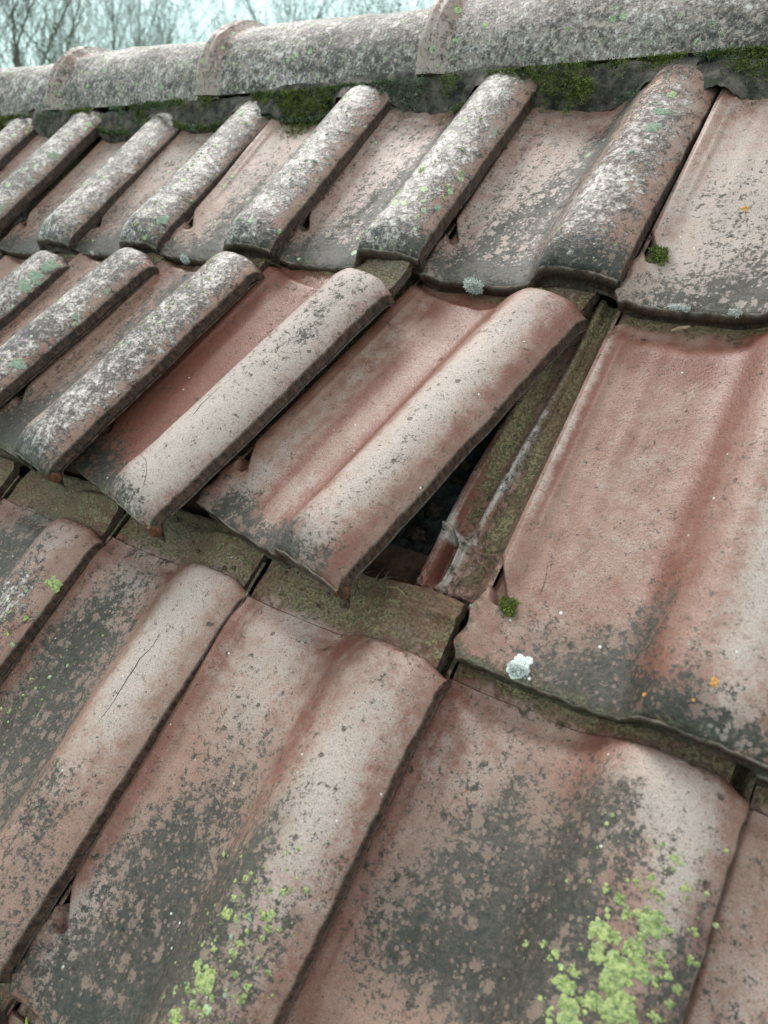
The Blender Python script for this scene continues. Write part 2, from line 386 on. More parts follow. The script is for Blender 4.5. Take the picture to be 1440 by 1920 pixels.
TILES = {}
def make_tile(key, ps, label, spec=None, res=1.0, yb=YB, broken=False):
    spec = spec or {}
    sd_ = spec.get('seed', (key[0] * 7 + key[1] * 13 + 50) % 37) + .01 * (key[1] + 2)
    BUL[sd_] = (.0128, .010) if key[1] == 2 else (.0078, .007) if key[1] <= 0 else (.0085, .006) if key[0] >= 4 else (.0122, .004)
    mw = pose(*ps); root = empty('roof_tile', mw)
    tag(root, label, 'roof tile', 'clay pantiles laid in courses on the roof')
    def lin(a, b, d): return np.linspace(a, b, max(2, int(round((b - a) / (d / res))) + 1))
    xs = np.concatenate([lin(0, .022, .0010)[:-1], lin(.022, .085, .0026)[:-1], lin(.085, .15, .0016)[:-1], lin(.15, .19, .0020)[:-1], lin(.19, XR, .0010)])
    ys = np.concatenate([lin(0, .018, .0009)[:-1], lin(.018, .044, .0022)[:-1], lin(.044, .086, .0011)[:-1], lin(.086, yb - .022, .0030)[:-1], lin(yb - .022, yb, .0011)])
    X, Y = np.meshgrid(xs, ys)
    Z = top_z(X, Y, yb, sd_)
    # outline wobble: left edge swells near the foot, right and front edges chipped
    j = int(np.argmin(abs(xs - .102)))                       # pan / roll seam
    def outline(X, Y, k=1.0):
        lx = (.0042 * ss(.056, .040, Y) + .0022 * np.sin(Y * 190) * ss(.05, .03, Y) * ss(.0, .01, Y) - .0035 * ss(.012, .0, Y)) * ss(.022, 0, X)
        rx = (.0007 * fbm(Y * 90, X * 0 + sd_, None, 3, 3)) * ss(.19, XR, X)
        fy = (.0009 * fbm(X * 80, Y * 0 + sd_ + 4, None, 6, 3)) * ss(.012, 0, Y)
        hy = -.006 * ss(.185, XR, X) * ss(yb - .03, yb, Y)   # clipped head corner
        hy = hy - .0025 * ss(.125, .095, X) * ss(yb - .02, yb, Y)
        return X - lx * k + rx, Y + fy + hy
    XX, YY = outline(X, Y)
    top = np.stack([XX, YY, Z], -1)
    th = .0125
    def under(P, extra=0.0):
        Q = P.copy(); Q[..., 2] -= th + extra; return Q
    skirt_r = .0015
    # underside (coarse): every 3rd sample
    ix = np.unique(np.concatenate([np.arange(0, len(xs), 4), [j, len(xs) - 1]])); iy = np.unique(np.concatenate([np.arange(0, len(ys), 5), [len(ys) - 1]]))
    def bottom(a, b):
        sel = ix[(ix >= a) & (ix <= b)]
        G = top[np.ix_(iy, sel)].copy(); G[..., 2] = G[..., 2] - th - skirt_r * ss(.192, XR, X[np.ix_(iy, sel)]) - .011 * ss(.012, 0, Y[np.ix_(iy, sel)])
        return G[:, ::-1]
    def front(a, b):
        P = top[0, a:b + 1]
        rows = []
        fx = P[:, 0]
        wob = .0005 * fbm(fx * 160, fx * 0 + sd_, None, 2, 3)
        ex = skirt_r * ss(.192, XR, xs[a:b + 1])
        prof = [(0, 0), (-.0011, -.0009), (-.0012, -.0040), (-.0006, -.0118), (.0014, -.0124), (.0018, -.0134), (.0018, -.0205), (.0030, -.0240)]
        for k_, (dy, dz) in enumerate(prof):
            Q = P.copy(); Q[:, 1] += dy + wob; Q[:, 2] += dz * 1.0 - ex * min(1, k_ / 6) * .4; rows.append(Q)
        G = np.stack(rows[::-1]); return G
    def frontE(n):
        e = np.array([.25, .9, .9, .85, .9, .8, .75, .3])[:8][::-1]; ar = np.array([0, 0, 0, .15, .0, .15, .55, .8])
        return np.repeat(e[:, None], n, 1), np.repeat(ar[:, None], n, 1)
    def right():
        P = top[:, -1]; rows = []
        w1 = .0007 * fbm(P[:, 1] * 110, P[:, 1] * 0 + sd_, None, 21, 5)
        for k_, (dx, dz) in enumerate([(0, 0), (.0008, -.0008), (.0009, -.0025), (.0005, -.0070), (.0010, -.0092), (.0002, -.0115)]):
            Q = P.copy(); Q[:, 0] += dx; Q[:, 2] += dz + w1 * (k_ / 5) * 1.3; rows.append(Q)
        G = np.stack(rows, 0)                      # 6 x ny
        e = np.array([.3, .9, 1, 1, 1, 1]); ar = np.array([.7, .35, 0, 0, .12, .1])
        return G, np.repeat(e[:, None], G.shape[1], 1), np.repeat(ar[:, None], G.shape[1], 1)
    def left():
        P = top[:, 0]; rows = []
        for k_, (dx, dz) in enumerate([(0, 0), (-.0010, -.0010), (-.0014, -.0045), (-.0012, -.0120)]):
            Q = P.copy(); Q[:, 0] += dx; Q[:, 2] += dz; rows.append(Q)
        return np.stack(rows[::-1], 0)
    def back(a, b):
        P = top[-1, a:b + 1]; rows = []
        for dy, dz in [(0, 0), (.0008, -.001), (.0012, -.006), (.001, -th)]:
            Q = P.copy(); Q[:, 1] += dy; Q[:, 2] += dz; rows.append(Q)
        return np.stack(rows, 0)
    n = len(xs) - 1
    # one set of normals over the full top so the pan/roll seam stays smooth
    e1, a1 = frontE(j + 1); e2, a2 = frontE(n - j + 1)
    pan_rows = [(top[:, :j + 1], 0, 0), (bottom(0, j), .9, 0), (front(0, j), e1, a1), (left(), .55, 0), (back(0, j), .7, 0)]
    rg, re, ra = right()
    roll_rows = [(top[:, j:], 0, 0), (bottom(j, n), .9, 0), (front(j, n), e2, a2), (rg, re, ra), (back(j, n), .6, 0)]
    full = top.reshape(-1, 3); idx = np.arange(len(full)).reshape(top.shape[:2])
    fq = np.stack([idx[:-1, :-1], idx[:-1, 1:], idx[1:, 1:], idx[1:, :-1]], -1).reshape(-1, 4)
    fn = vnormals(full, fq).reshape(top.shape)
    for nm, rows, sl in (('pan', pan_rows, slice(0, j + 1)), ('roll', roll_rows, slice(j, None))):
        o = strip_part(nm, rows, CLAY, root, spec, sd_, yb)
        me = o.data
        nv = len(me.vertices); nn = np.empty(nv * 3, np.float32); me.vertices.foreach_get('normal', nn); nn = nn.reshape(-1, 3)
        t_ = fn[:, sl].reshape(-1, 3); nn[:len(t_)] = t_
        me.normals_split_custom_set_from_vertices(nn.tolist())
    # head flange: lower, flatter continuation that tucks under the next course
    fx = lin(.002, .191, .0035); fy = np.concatenate([lin(yb - .014, yb + .004, .003)[:-1], lin(yb + .004, yb + .052, .0022)])
    FX, FY = np.meshgrid(fx, fy); s = ss(.092, .140, FX)
    FZ = .0004 + .0030 * ss(.02, .004, FX) + .0135 * s + .002 * np.sin(np.pi * np.clip((FX - .12) / .075, 0, 1)) - .0015 * ss(.175, .191, FX)
    rib = np.exp(-((FY - (yb + .036 + .002 * np.sin(FX * 40))) / .0040) ** 2) * (.25 + 1.3 * s)
    FZ = FZ + .0036 * rib * ss(.002, .02, FX) + .0018 * np.exp(-((FY - (yb + .048)) / .003) ** 2) + .0010 * fbm(FX * 60 + sd_, FY * 60, None, 4, 4)
    FY2 = FY + .0012 * fbm(FX * 50 + sd_, FX * 0, None, 8, 3) * ss(yb + .04, yb + .052, FY)
    G = np.stack([FX + .0012 * fbm(FY * 70, FY * 0 + sd_, None, 8, 3) * ss(.185, .191, FX), FY2, FZ], -1)
    def wall(P, d): return np.stack([P, P + np.array(d) * .1, P + np.array(d)], 0)
    gr_ = wall(G[:, -1], (.0006, 0, -.0085)); gl_ = wall(G[:, 0], (-.0006, 0, -.0085))[::-1]; gt_ = wall(G[-1], (0, .0006, -.0085))
    strip_part('head_flange', [(G, 0, 0), (gr_, .8, 0), (gl_, .8, 0), (gt_, .5, 0), ((G - np.array([0, 0, .0085]))[::4, ::-3], .9, 0)], CLAY, root, spec, sd_, yb)
    # interlocking side channel under the neighbour's roll
    cx = np.array([-.0640, -.0638, -.0628, -.0600, -.0570, -.0552, -.0540, -.0520, -.047, -.041, -.0370, -.0355, -.0340, -.0320, -.0300, -.0285, -.0272, -.0240, -.018, -.012, -.0070, -.0042, -.0020, .001])
    cz = np.array([-.014, -.004, .0000, .0012, .0012, -.0002, -.0040, -.0075, -.0082, -.0080, -.0060, -.0015, .0014, .0024, .0014, -.0015, -.0050, -.0070, -.0074, -.0060, -.0020, .0050, .0082, .0080])
    hi_ = .6 if key == (4, 1) else 1.6
    cy = np.concatenate([lin(.012, .115, .0011 * hi_)[:-1], lin(.115, yb + .03, .0030)])
    cxf = np.unique(np.concatenate([cx, np.arange(-.0635, .001, .0009 * hi_)])); cz = np.interp(cxf, cx, cz); cx = cxf
    CX, CY = np.meshgrid(cx, cy); CZ = np.repeat(cz[None], len(cy), 0)
    fr = ss(.075, .045, CY)
    # channel floor is dammed and the ribs merge into a lumpy foot
    CZ = CZ + fr * (.0030 * np.exp(-((CX + .020) / .014) ** 2)) - .005 * ss(.030, .012, CY)
    mid = np.exp(-((CX + .032) / .0065) ** 2); CZ = CZ - (CZ + .0070) * mid * ss(.104, .094, CY) * (CZ > -.007)
    def path(pts, wd):
        dmin = np.full(CX.shape, 9.0)
        for (x0_, y0_), (x1_, y1_) in zip(pts[:-1], pts[1:]):
            dx_, dy_ = x1_ - x0_, y1_ - y0_; t_ = np.clip(((CX - x0_) * dx_ + (CY - y0_) * dy_) / (dx_ * dx_ + dy_ * dy_), 0, 1)
            dmin = np.minimum(dmin, np.hypot(CX - x0_ - t_ * dx_, CY - y0_ - t_ * dy_))
        return np.exp(-(dmin / wd) ** 2)
    hook = path([(-.060, .0985), (-.0497, .0965), (-.0415, .085), (-.0398, .070), (-.0425, .0585), (-.045, .045)], .0021)
    dam = path([(-.0497, .0965), (-.0390, .0915), (-.0215, .085), (-.012, .088)], .0022)
    slab = ss(-.044, -.037, CX) * ss(-.012, -.018, CX) * ss(.090, .080, CY)
    hollow = ss(-.057, -.052, CX) * ss(-.041, -.047, CX) * ss(.094, .086, CY) * ss(.048, .060, CY)
    CZ = CZ + .0088 * hook + .0055 * dam + .0034 * slab - .0070 * hollow + .0012 * fbm(CX * 300, CY * 300, None, 33, 4) * fr + .0010 * fbm(CX * 140 + sd_, CY * 110, None, 31, 4) * (.35 + 1.2 * fr) * (1 - .8 * np.exp(-((CX + .032) / .006) ** 2) * (1 - fr))
    CX = CX + .0005 * fbm(CY * 18, CX * 0 + sd_, None, 12, 3) * ss(-.005, -.02, CX) + .010 * ss(.12, .30, CY) * ss(-.004, -.03, CX)
    CY = CY + (.030 * ss(-.006, -.014, CX) - .004 * ss(-.03, -.06, CX) + .002 * fbm(CX * 150, CX * 0 + sd_, None, 14, 3)) * ss(.05, .012, CY)
    G = np.stack([CX, CY, CZ], -1)
    Gb = G.copy(); Gb[..., 2] = -.016
    fw = np.stack([Gb[0] * np.array([1, 1, 1]), G[0] + np.array([0, -.001, -.002]), G[0]], 0)
    sp = dict(spec)
    sp['moss'] = sp.get('chmoss', [(-.016, .2, .012, .3, 0, .22), (-.044, .13, .012, .3, 0, .22), (-.002, .18, .0045, .3, 0, .5)])
    sp['bloom'] = [(-.060, .12, .006, .4, 0, .45), (-.030, .16, .0040, .07, -.10, 1.5), (-.026, .24, .0035, .05, -.10, 1.3), (-.041, .072, .0045, .022, 0, 1.4), (-.045, .094, .012, .004, 0, 1.2), (-.028, .06, .01, .015, 0, .35), (-.062, .10, .008, .012, 0, .9)]
    sp['red'] = [(-.060, .2, .008, .4, 0, .6), (-.050, .08, .008, .02, 0, .9)]; sp['crust'] = [(-.040, .05, .03, .03, 0, .35), (-.032, .2, .003, .12, 0, .25)]; sp['dark'] = [(-.02, .2, .03, .3, 0, .35)]; sp['lich'] = []
    sp['crust0'] = 0; sp['dark0'] = 0; sp['bloom0'] = 0; sp['dirt'] = [(-.016, .25, .010, .15, 0, 1.0), (-.046, .22, .011, .13, 0, .85), (-.026, .065, .02, .02, 0, .28), (-.018, .11, .012, .02, 0, .4)]; sp['frontmoss'] = 0
    strip_part('side_channel', [(G, 0, 0), (Gb[::6, ::-3], .9, 0), (fw, .3, 0), (np.stack([Gb[:, 0], G[:, 0]], 1)[:, ::1], .5, 0)], CLAY, root, sp, sd_, yb)
    if broken:
        # rough broken stub at the foot of the roll's side edge
        lump('broken_lip', (XR - .0035, .0035, .0205), (.0052, .0060, .0100), BREAK, root, sd_, .16)
    TILES[key] = (root, yb, sd_)
    return root

def lump(name, c, r, mat, parent, s, amp=.3, n=22, mw=None):
    th = np.linspace(0, np.pi, n); ph = np.linspace(0, 2 * np.pi, 2 * n + 1)[:-1]
    T, Pp = np.meshgrid(th, ph, indexing='ij')
    d = np.stack([np.sin(T) * np.cos(Pp), np.sin(T) * np.sin(Pp), np.cos(T)], -1)
    k = 1 + amp * fbm(d[..., 0] * 2.2 + s, d[..., 1] * 2.2, d[..., 2] * 2.2, 40, 4)
    V = (d * k[..., None] * np.array(r) + np.array(c)).reshape(-1, 3)
    m_ = len(ph); idx = np.arange(n * m_).reshape(n, m_); nx = np.roll(idx, -1, 1)
    F = np.stack([idx[:-1], idx[1:], nx[1:], nx[:-1]], -1).reshape(-1, 4)
    return mesh_obj(name, V, F, mat, parent, mw)

def disc(cx, cy, r, sd_, surf, n, thick):
    m_ = max(9, int(10 + r * 2600)); ph = np.linspace(0, 2 * np.pi, m_ + 1)[:-1]
    R, Pp = np.meshgrid(np.linspace(0, 1, n), ph, indexing='ij')
    out = r * (1 + .16 * vnoise(np.cos(Pp) * 1.9 + sd_, np.sin(Pp) * 1.9, None, 3) + .15 * vnoise(np.cos(Pp) * 5 + sd_, np.sin(Pp) * 5, None, 4))
    X = cx + out * R * np.cos(Pp); Y = cy + out * R * np.sin(Pp)
    hgt = thick * (np.sqrt(np.clip(1 - R ** 4, 0, 1)) * (.75 + .5 * vnoise(X * 900, Y * 900, None, int(sd_ * 3) % 50))) - .0005 * (R > .98)
    V = np.stack([X, Y, surf(X, Y) + hgt], -1).reshape(-1, 3)
    idx = np.arange(n * m_).reshape(n, m_); nx = np.roll(idx, -1, 1)
    return V, np.stack([idx[:-1], idx[1:], nx[1:], nx[:-1]], -1).reshape(-1, 4)
def rosette(cx, cy, r, sd_, surf, n=9, thick=.0011):
    """A crustose lichen: one disc when tiny, otherwise many small overlapping lobes with a ragged edge."""
    if r < .0018: return disc(cx, cy, r, sd_, surf, min(n, 5), thick)
    gg = np.random.default_rng(int(abs(sd_) * 1000) % 99991); VV, FF, b = [], [], 0
    k = int(9 + (r * 1000) ** 2 * .6)
    for i in range(k):
        a_ = gg.uniform(0, 6.283); rr = r * .88 * math.sqrt(gg.random()) * (1 + .22 * math.sin(a_ * 2 + sd_) + .15 * math.sin(a_ * 5 + 2 * sd_))
        q = r * gg.uniform(.18, .42) + .0003
        V, F = disc(cx + rr * math.cos(a_), cy + rr * math.sin(a_), q, sd_ + i * .71, surf, 5, thick * gg.uniform(.5, 1.1)); VV.append(V); FF.append(F + b); b += len(V)
    return np.concatenate(VV), np.concatenate(FF)

# ------------------------------------------------------------------ poses (solved from the photograph's corners) and looks
TILT = .05; LC = .3417
def lattice(k, r, dx=0, dy=0, dr=0): return (-TILT, 0, dr, k * W + dx, r * LC + (.003 if r == 2 else 0) + dy, .019)
P_ = {
 (4, 2): (-.0304, -.003, -.0069, .80195, .67609, .01937), (3, 2): (-.06435, .02884, -.00284, .59399, .68899, .01834),
 (2, 2): (-.05836, .01405, -.01772, .39407, .6917, .0234), (1, 2): (-.05609, .00861, -.00151, .20042, .68483, .02488),
 (0, 2): (-.07, .01636, -.00233, -.00521, .68584, .01909), (-1, 2): (-.0718, .01821, .01396, -.19725, .67901, .01645),
 (4, 1): (-.04165, .0074, .01358, .8054, .33981, .02104), (3, 1): (-.11494, -.0262, -.19496, .52013, .37985, .04071),
 (2, 1): (-.07396, -.04955, -.22843, .3209, .37838, .03995), (1, 1): (-.08621, -.04671, -.14213, .15168, .3753, .04123),
 (0, 1): (-.09225, -.04507, -.1809, -.04534, .38328, .03683), (-1, 1): (-.08168, -.02947, -.13669, -.22718, .36754, .02765), (-2, 1): (-.07, -.01, -.09, -.424, .358, .022),
 (4, 0): (-.04886, -.00096, .00528, .79905, .00503, .01916), (3, 0): (-.02288, -.00265, .00439, .60356, .00148, .02243),
 (2, 0): (-.04848, -.00119, .00508, .39984, .00607, .01921), (1, 0): (-.04905, -.00061, .00039, .19937, -.00052, .01911)}

# looks: (cx, cy, rx, ry, angle, amount) in tile metres
crusty = dict(crust=[(.160, .16, .038, .40, 0, .80), (.05, .03, .06, .05, 0, .30)], dark=[(.108, .12, .020, .2, 0, .72), (.07, .03, .05, .06, 0, .45), (.06, .12, .06, .2, 0, .34)], 
              bloom=[(.05, .2, .05, .2, 0, .45)], lich=[(.165, .16, .04, .4, 0, .16)], lich0=.03, bloom0=.12, frontmoss=.40, frontdark=.40, crust0=.10)
crusty_far = dict(crusty, crust=[(.160, .16, .042, .5, 0, .90), (.05, .1, .06, .3, 0, .28)], lich=[(.165, .16, .05, .5, 0, .24)])
LOOK = {
 (3, 2): dict(crusty, dark=[(.075, .11, .020, .10, -.35, .55), (.112, .16, .015, .16, -.1, .70), (.055, .035, .030, .05, -.3, .42), (.15, .012, .07, .025, 0, .60), (.115, .22, .015, .08, -.3, .40), (.05, .13, .06, .15, 0, .34)],
              crust=[(.165, .14, .040, .22, 0, .66), (.12, .07, .05, .06, 0, .35), (.03, .05, .04, .06, 0, .18)], bloom=[(.05, .12, .06, .2, 0, .45), (.18, .2, .03, .1, 0, .4)], bloom0=.14,
              lich=[(.15, .24, .03, .05, 0, .14), (.15, .03, .04, .04, 0, .06)], lich0=.015, frontmoss=.30, red=[(.07, .29, .06, .04, 0, .25)], crust0=0),
 (4, 2): dict(bloom=[(.07, .1, .08, .2, 0, .45)], bloom0=.30, dark=[(.12, .05, .05, .08, 0, .48), (.09, .02, .08, .02, 0, .35), (.06, .1, .05, .1, 0, .22)], crust=[(.14, .10, .05, .12, 0, .50), (.04, .04, .05, .05, 0, .25)],
              red=[(.03, .28, .05, .06, 0, .4)], frontmoss=.30, lich0=.012),
 (2, 2): dict(crusty, crust=[(.160, .17, .036, .40, 0, .85), (.08, .08, .03, .06, 0, .30)], dark=[(.085, .11, .022, .12, -.3, .60), (.115, .2, .014, .1, -.1, .5), (.06, .03, .05, .04, 0, .45), (.155, .010, .06, .022, 0, .7), (.06, .12, .06, .2, 0, .36), (.112, .15, .014, .15, 0, .5)],
              moss=[(.066, .08, .009, .07, -.25, .50)], bloom=[(.04, .18, .05, .2, 0, .45)], red=[(.08, .28, .05, .05, 0, .3)]),
 (1, 2): dict(crusty, bloom=[(.04, .2, .05, .25, 0, .4)], moss=[(.08, .05, .03, .08, 0, .28)], dark=[(.085, .09, .035, .12, -.2, .66), (.112, .2, .02, .12, 0, .6), (.05, .12, .06, .2, 0, .25), (.155, .010, .06, .022, 0, .6)]),
 (4, 1): dict(red0=.14, red=[(.118, .2, .014, .25, 0, .40), (.012, .22, .004, .10, 0, .75), (.08, .29, .09, .022, 0, .55), (.155, .02, .04, .02, 0, .25)], bloom=[(.175, .13, .024, .2, 0, .75), (.07, .14, .045, .14, 0, .30), (.02, .03, .03, .04, 0, .25), (.005, .2, .006, .12, 0, .5)], bloom0=.08,
              dark=[(.105, .034, .024, .030, -.3, .72), (.095, .010, .060, .014, 0, .62), (.050, .035, .040, .022, 0, .38), (.165, .008, .05, .014, 0, .60), (.152, .038, .010, .022, 0, .42), (.118, .075, .010, .022, -.2, .45), (.13, .14, .03, .1, 0, .10)],
              frontmoss=.30, frontdark=.05, moss=[(.06, .000, .08, .006, 0, .5), (-.002, .05, .006, .05, 0, .5)], headmoss=.40, lich0=.006, seed=3),
 (3, 1): dict(red0=.10, red=[(.062, .18, .008, .22, 0, .60), (.112, .16, .014, .25, 0, .65), (.09, .30, .08, .035, 0, .50), (.155, .010, .05, .022, 0, .60), (.003, .2, .010, .3, 0, .5), (.196, .16, .008, .3, 0, .35), (.16, .305, .05, .025, 0, .5)],
              bloom=[(.165, .16, .030, .26, 0, .85), (.035, .16, .022, .2, 0, .50), (.085, .12, .012, .2, 0, .35), (.05, .04, .05, .05, 0, .25)],
              dark=[(.075, .006, .06, .016, 0, .62), (.108, .022, .012, .03, -.3, .5), (.150, .008, .03, .012, 0, .40), (.04, .02, .03, .025, 0, .36), (.18, .1, .03, .3, 0, .12)], frontmoss=.20, frontdark=.08, headmoss=.45, seed=11),
 (2, 1): dict(red0=.62, red=[(.06, .16, .06, .3, 0, .55), (.165, .02, .04, .02, 0, .25)], bloom=[(.172, .14, .046, .40, 0, 1.15)], bloom0=-.15,
              dark=[(.03, .02, .05, .03, 0, .60), (.09, .008, .06, .015, 0, .55), (.175, .25, .02, .08, 0, .40), (.09, .05, .02, .05, 0, .25), (.16, .012, .04, .012, 0, .35), (.04, .16, .05, .3, 0, .12)], moss=[(.10, .20, .03, .2, 0, .22), (.165, .22, .04, .12, 0, .22)], frontmoss=.45, frontdark=.1, headmoss=.45, seed=17),
 (1, 1): dict(crust=[(.172, .18, .030, .30, 0, 1.0), (.05, .2, .03, .4, 0, .38)], bloom=[(.165, .10, .03, .12, 0, .60), (.16, .3, .04, .03, 0, .5)], dark=[(.095, .14, .030, .3, 0, .85), (.05, .03, .05, .05, 0, .75), (.16, .008, .05, .016, 0, .75), (.05, .2, .05, .25, 0, .40)],
              lich=[(.15, .24, .03, .10, 0, .28)], frontmoss=.55, red=[(.03, .3, .05, .05, 0, .4)], seed=5),
 (0, 1): dict(crust=[(.165, .17, .040, .5, 0, .90), (.05, .2, .06, .3, 0, .55)], dark=[(.10, .15, .025, .3, 0, .75), (.03, .1, .05, .3, 0, .40)], lich=[(.165, .17, .05, .5, 0, .2)], seed=8, bloom0=.1),
 (-1, 1): dict(crust=[(.165, .17, .045, .5, 0, .95), (.05, .2, .06, .3, 0, .60)], dark=[(.10, .15, .025, .3, 0, .7)], lich=[(.165, .17, .05, .34, 0, .22)], bloom0=.1, seed=21),
 (4, 0): dict(red=[(.115, .30, .02, .04, .1, .45), (.010, .25, .010, .3, 0, .55), (.195, .25, .012, .3, 0, .45), (.03, .3, .04, .04, 0, .2)], bloom=[(.160, .30, .030, .035, 0, .60), (.05, .28, .04, .06, 0, .30), (.185, .25, .015, .05, 0, .45)], bloom0=.20,
              dark=[(.128, .262, .018, .035, .1, .55), (.125, .215, .030, .035, .1, .62), (.115, .175, .045, .03, 0, .85), (.075, .19, .040, .040, 0, .52), (.078, .24, .025, .030, 0, .42), (.160, .19, .035, .05, 0, .46), (.20, .22, .012, .05, 0, .50), (.05, .15, .04, .03, 0, .50), (.145, .285, .02, .02, 0, .40), (.09, .215, .060, .065, 0, .34), (.10, .28, .05, .03, 0, .20)],
              moss=[(.05, .17, .03, .04, 0, .20)], headmoss=.38, frontmoss=.1, lich=[(.165, .21, .025, .03, 0, .10)], seed=2),
 (3, 0): dict(red=[(.010, .22, .008, .3, 0, .60), (.118, .24, .014, .07, 0, .55), (.195, .2, .010, .3, 0, .3), (.12, .31, .06, .015, 0, .35)], bloom=[(.170, .22, .028, .12, 0, .60), (.06, .27, .045, .07, 0, .45), (.025, .05, .02, .06, 0, .45)], bloom0=.20,
              dark=[(.128, .115, .016, .05, -.12, .90), (.115, .06, .024, .05, -.2, .95), (.080, .06, .04, .06, 0, .55), (.066, .13, .035, .045, 0, .50), (.05, .03, .05, .03, 0, .50), (.150, .165, .014, .045, 0, .50), (.165, .10, .03, .05, 0, .50), (.185, .15, .015, .1, 0, .2), (.170, .305, .004, .012, -.3, .6), (.08, .2, .05, .07, 0, .26), (.07, .09, .055, .09, 0, .36)],
              headmoss=.50, frontmoss=.1, moss=[(.075, .08, .02, .05, 0, .22)], lich=[(.16, .10, .025, .05, 0, .10)], seed=13),
 (2, 0): dict(bloom0=.18, red=[(.01, .2, .010, .3, 0, .45), (.108, .30, .02, .05, 0, .3)], bloom=[(.165, .24, .030, .12, 0, .70), (.06, .28, .04, .06, 0, .40)],
              dark=[(.047, .205, .014, .055, .0, .80), (.055, .12, .020, .06, 0, .75), (.05, .17, .05, .10, 0, .42), (.105, .09, .02, .1, 0, .60), (.155, .115, .03, .03, 0, .52), (.18, .06, .03, .05, 0, .45), (.08, .24, .03, .10, 0, .34), (.04, .2, .05, .12, 0, .32)],
              moss=[(.06, .22, .05, .12, 0, .32)], lich=[(.04, .16, .03, .05, 0, .16)], headmoss=.50, crust=[(.16, .09, .03, .03, 0, .35)], seed=19),
 (1, 0): dict(crust=[(.170, .23, .03, .06, 0, .62)], bloom=[(.170, .29, .03, .06, 0, .5)], dark=[(.085, .27, .055, .06, 0, .85), (.05, .2, .05, .1, 0, .6), (.155, .22, .03, .06, 0, .45)],
              lich=[(.16, .21, .04, .04, 0, .22)], headmoss=.50, seed=23),
}
LAB = {
 (4, 2): 'pink-grey pantile under the ridge, cut by the right frame edge, with an orange lichen spot',
 (3, 2): 'largest whole pantile under the ridge, with a round white lichen on its front lip',
 (2, 2): 'pantile under the ridge with a yellow-green streak beside its grey crusted roll',
 (1, 2): 'fourth pantile from the right under the ridge, small white lichen tuft on its lip',
 (0, 2): 'fifth pantile from the right under the ridge, pale green lichen near its roll foot',
 (-1, 2): 'sixth pantile from the right under the ridge, crusty roll whose top end is broken open',
 (-2, 2): 'seventh pantile from the right under the ridge, pale green patch on its roll side',
 (-3, 2): 'pantile under the ridge at the left frame edge, only its upper part showing',
 (4, 1): 'large clean pink pantile right of the hole, with a round white lichen on its lip',
 (5, 1): 'middle course pantile at the right frame edge, only a dark corner showing',
 (3, 1): 'slipped pink-red pantile lying skewed over the open hole with a smooth pale roll',
 (2, 1): 'slipped pantile with a deep red pan and a pale cream roll with a crack',
 (1, 1): 'shifted pantile with a black and white crusted roll, left of the deep red pan',
 (0, 1): 'crusty middle course pantile with small green lichens along the side of its roll',
 (-1, 1): 'crusted middle course pantile with a large pale green lichen on its roll top',
 (-2, 1): 'sliver of grey pantile at the far left frame edge of the middle course',
 (4, 0): 'bottom course pantile with black algae and a large field of bright yellow-green lichen',
 (5, 0): 'red-brown bottom course pantile cut off by the lower right frame edge',
 (3, 0): 'bottom course pantile below the skewed tile, dark valley and green lichen at its foot',
 (2, 0): 'bottom course pantile with a long thin crack along its smooth beige roll',
 (1, 0): 'bottom course pantile with one big bright green lichen on its roll edge, near left',
 (0, 0): 'bottom course pantile at the far left edge, only its head and roll end showing',
 (3, -1): 'reddish pantile corner at the very bottom left of the frame, below the lowest full course',
 (2, -1): 'brown roll end of a pantile at the bottom left corner of the frame',
}
def add_tile(k, r, **kw):
    ps = P_.get((k, r)) or lattice(k, r)
    rnd = random.Random(k * 31 + r * 7)
    if (k, r) not in P_: ps = (ps[0], ps[1], ps[2] + rnd.uniform(-.01, .01), ps[3] + rnd.uniform(-.002, .002), ps[4] + rnd.uniform(-.002, .002), ps[5])
    sp = LOOK.get((k, r)) or dict(crusty_far if r == 2 else crusty)
    make_tile((k, r), ps, LAB[(k, r)], sp, yb=(.305 if r == 2 else YB), **kw)
for k in range(-3, 5): add_tile(k, 2, res=(.8 if k > 1 else .6))
for k in range(-2, 6):
    add_tile(k, 1, res=(1.0 if k > 1 else .7), broken=k in (2, 3, 1))
for k in range(0, 6): add_tile(k, 0, res=1.0)
for k in (2, 3): add_tile(k, -1, res=.6)
LOOKX = None

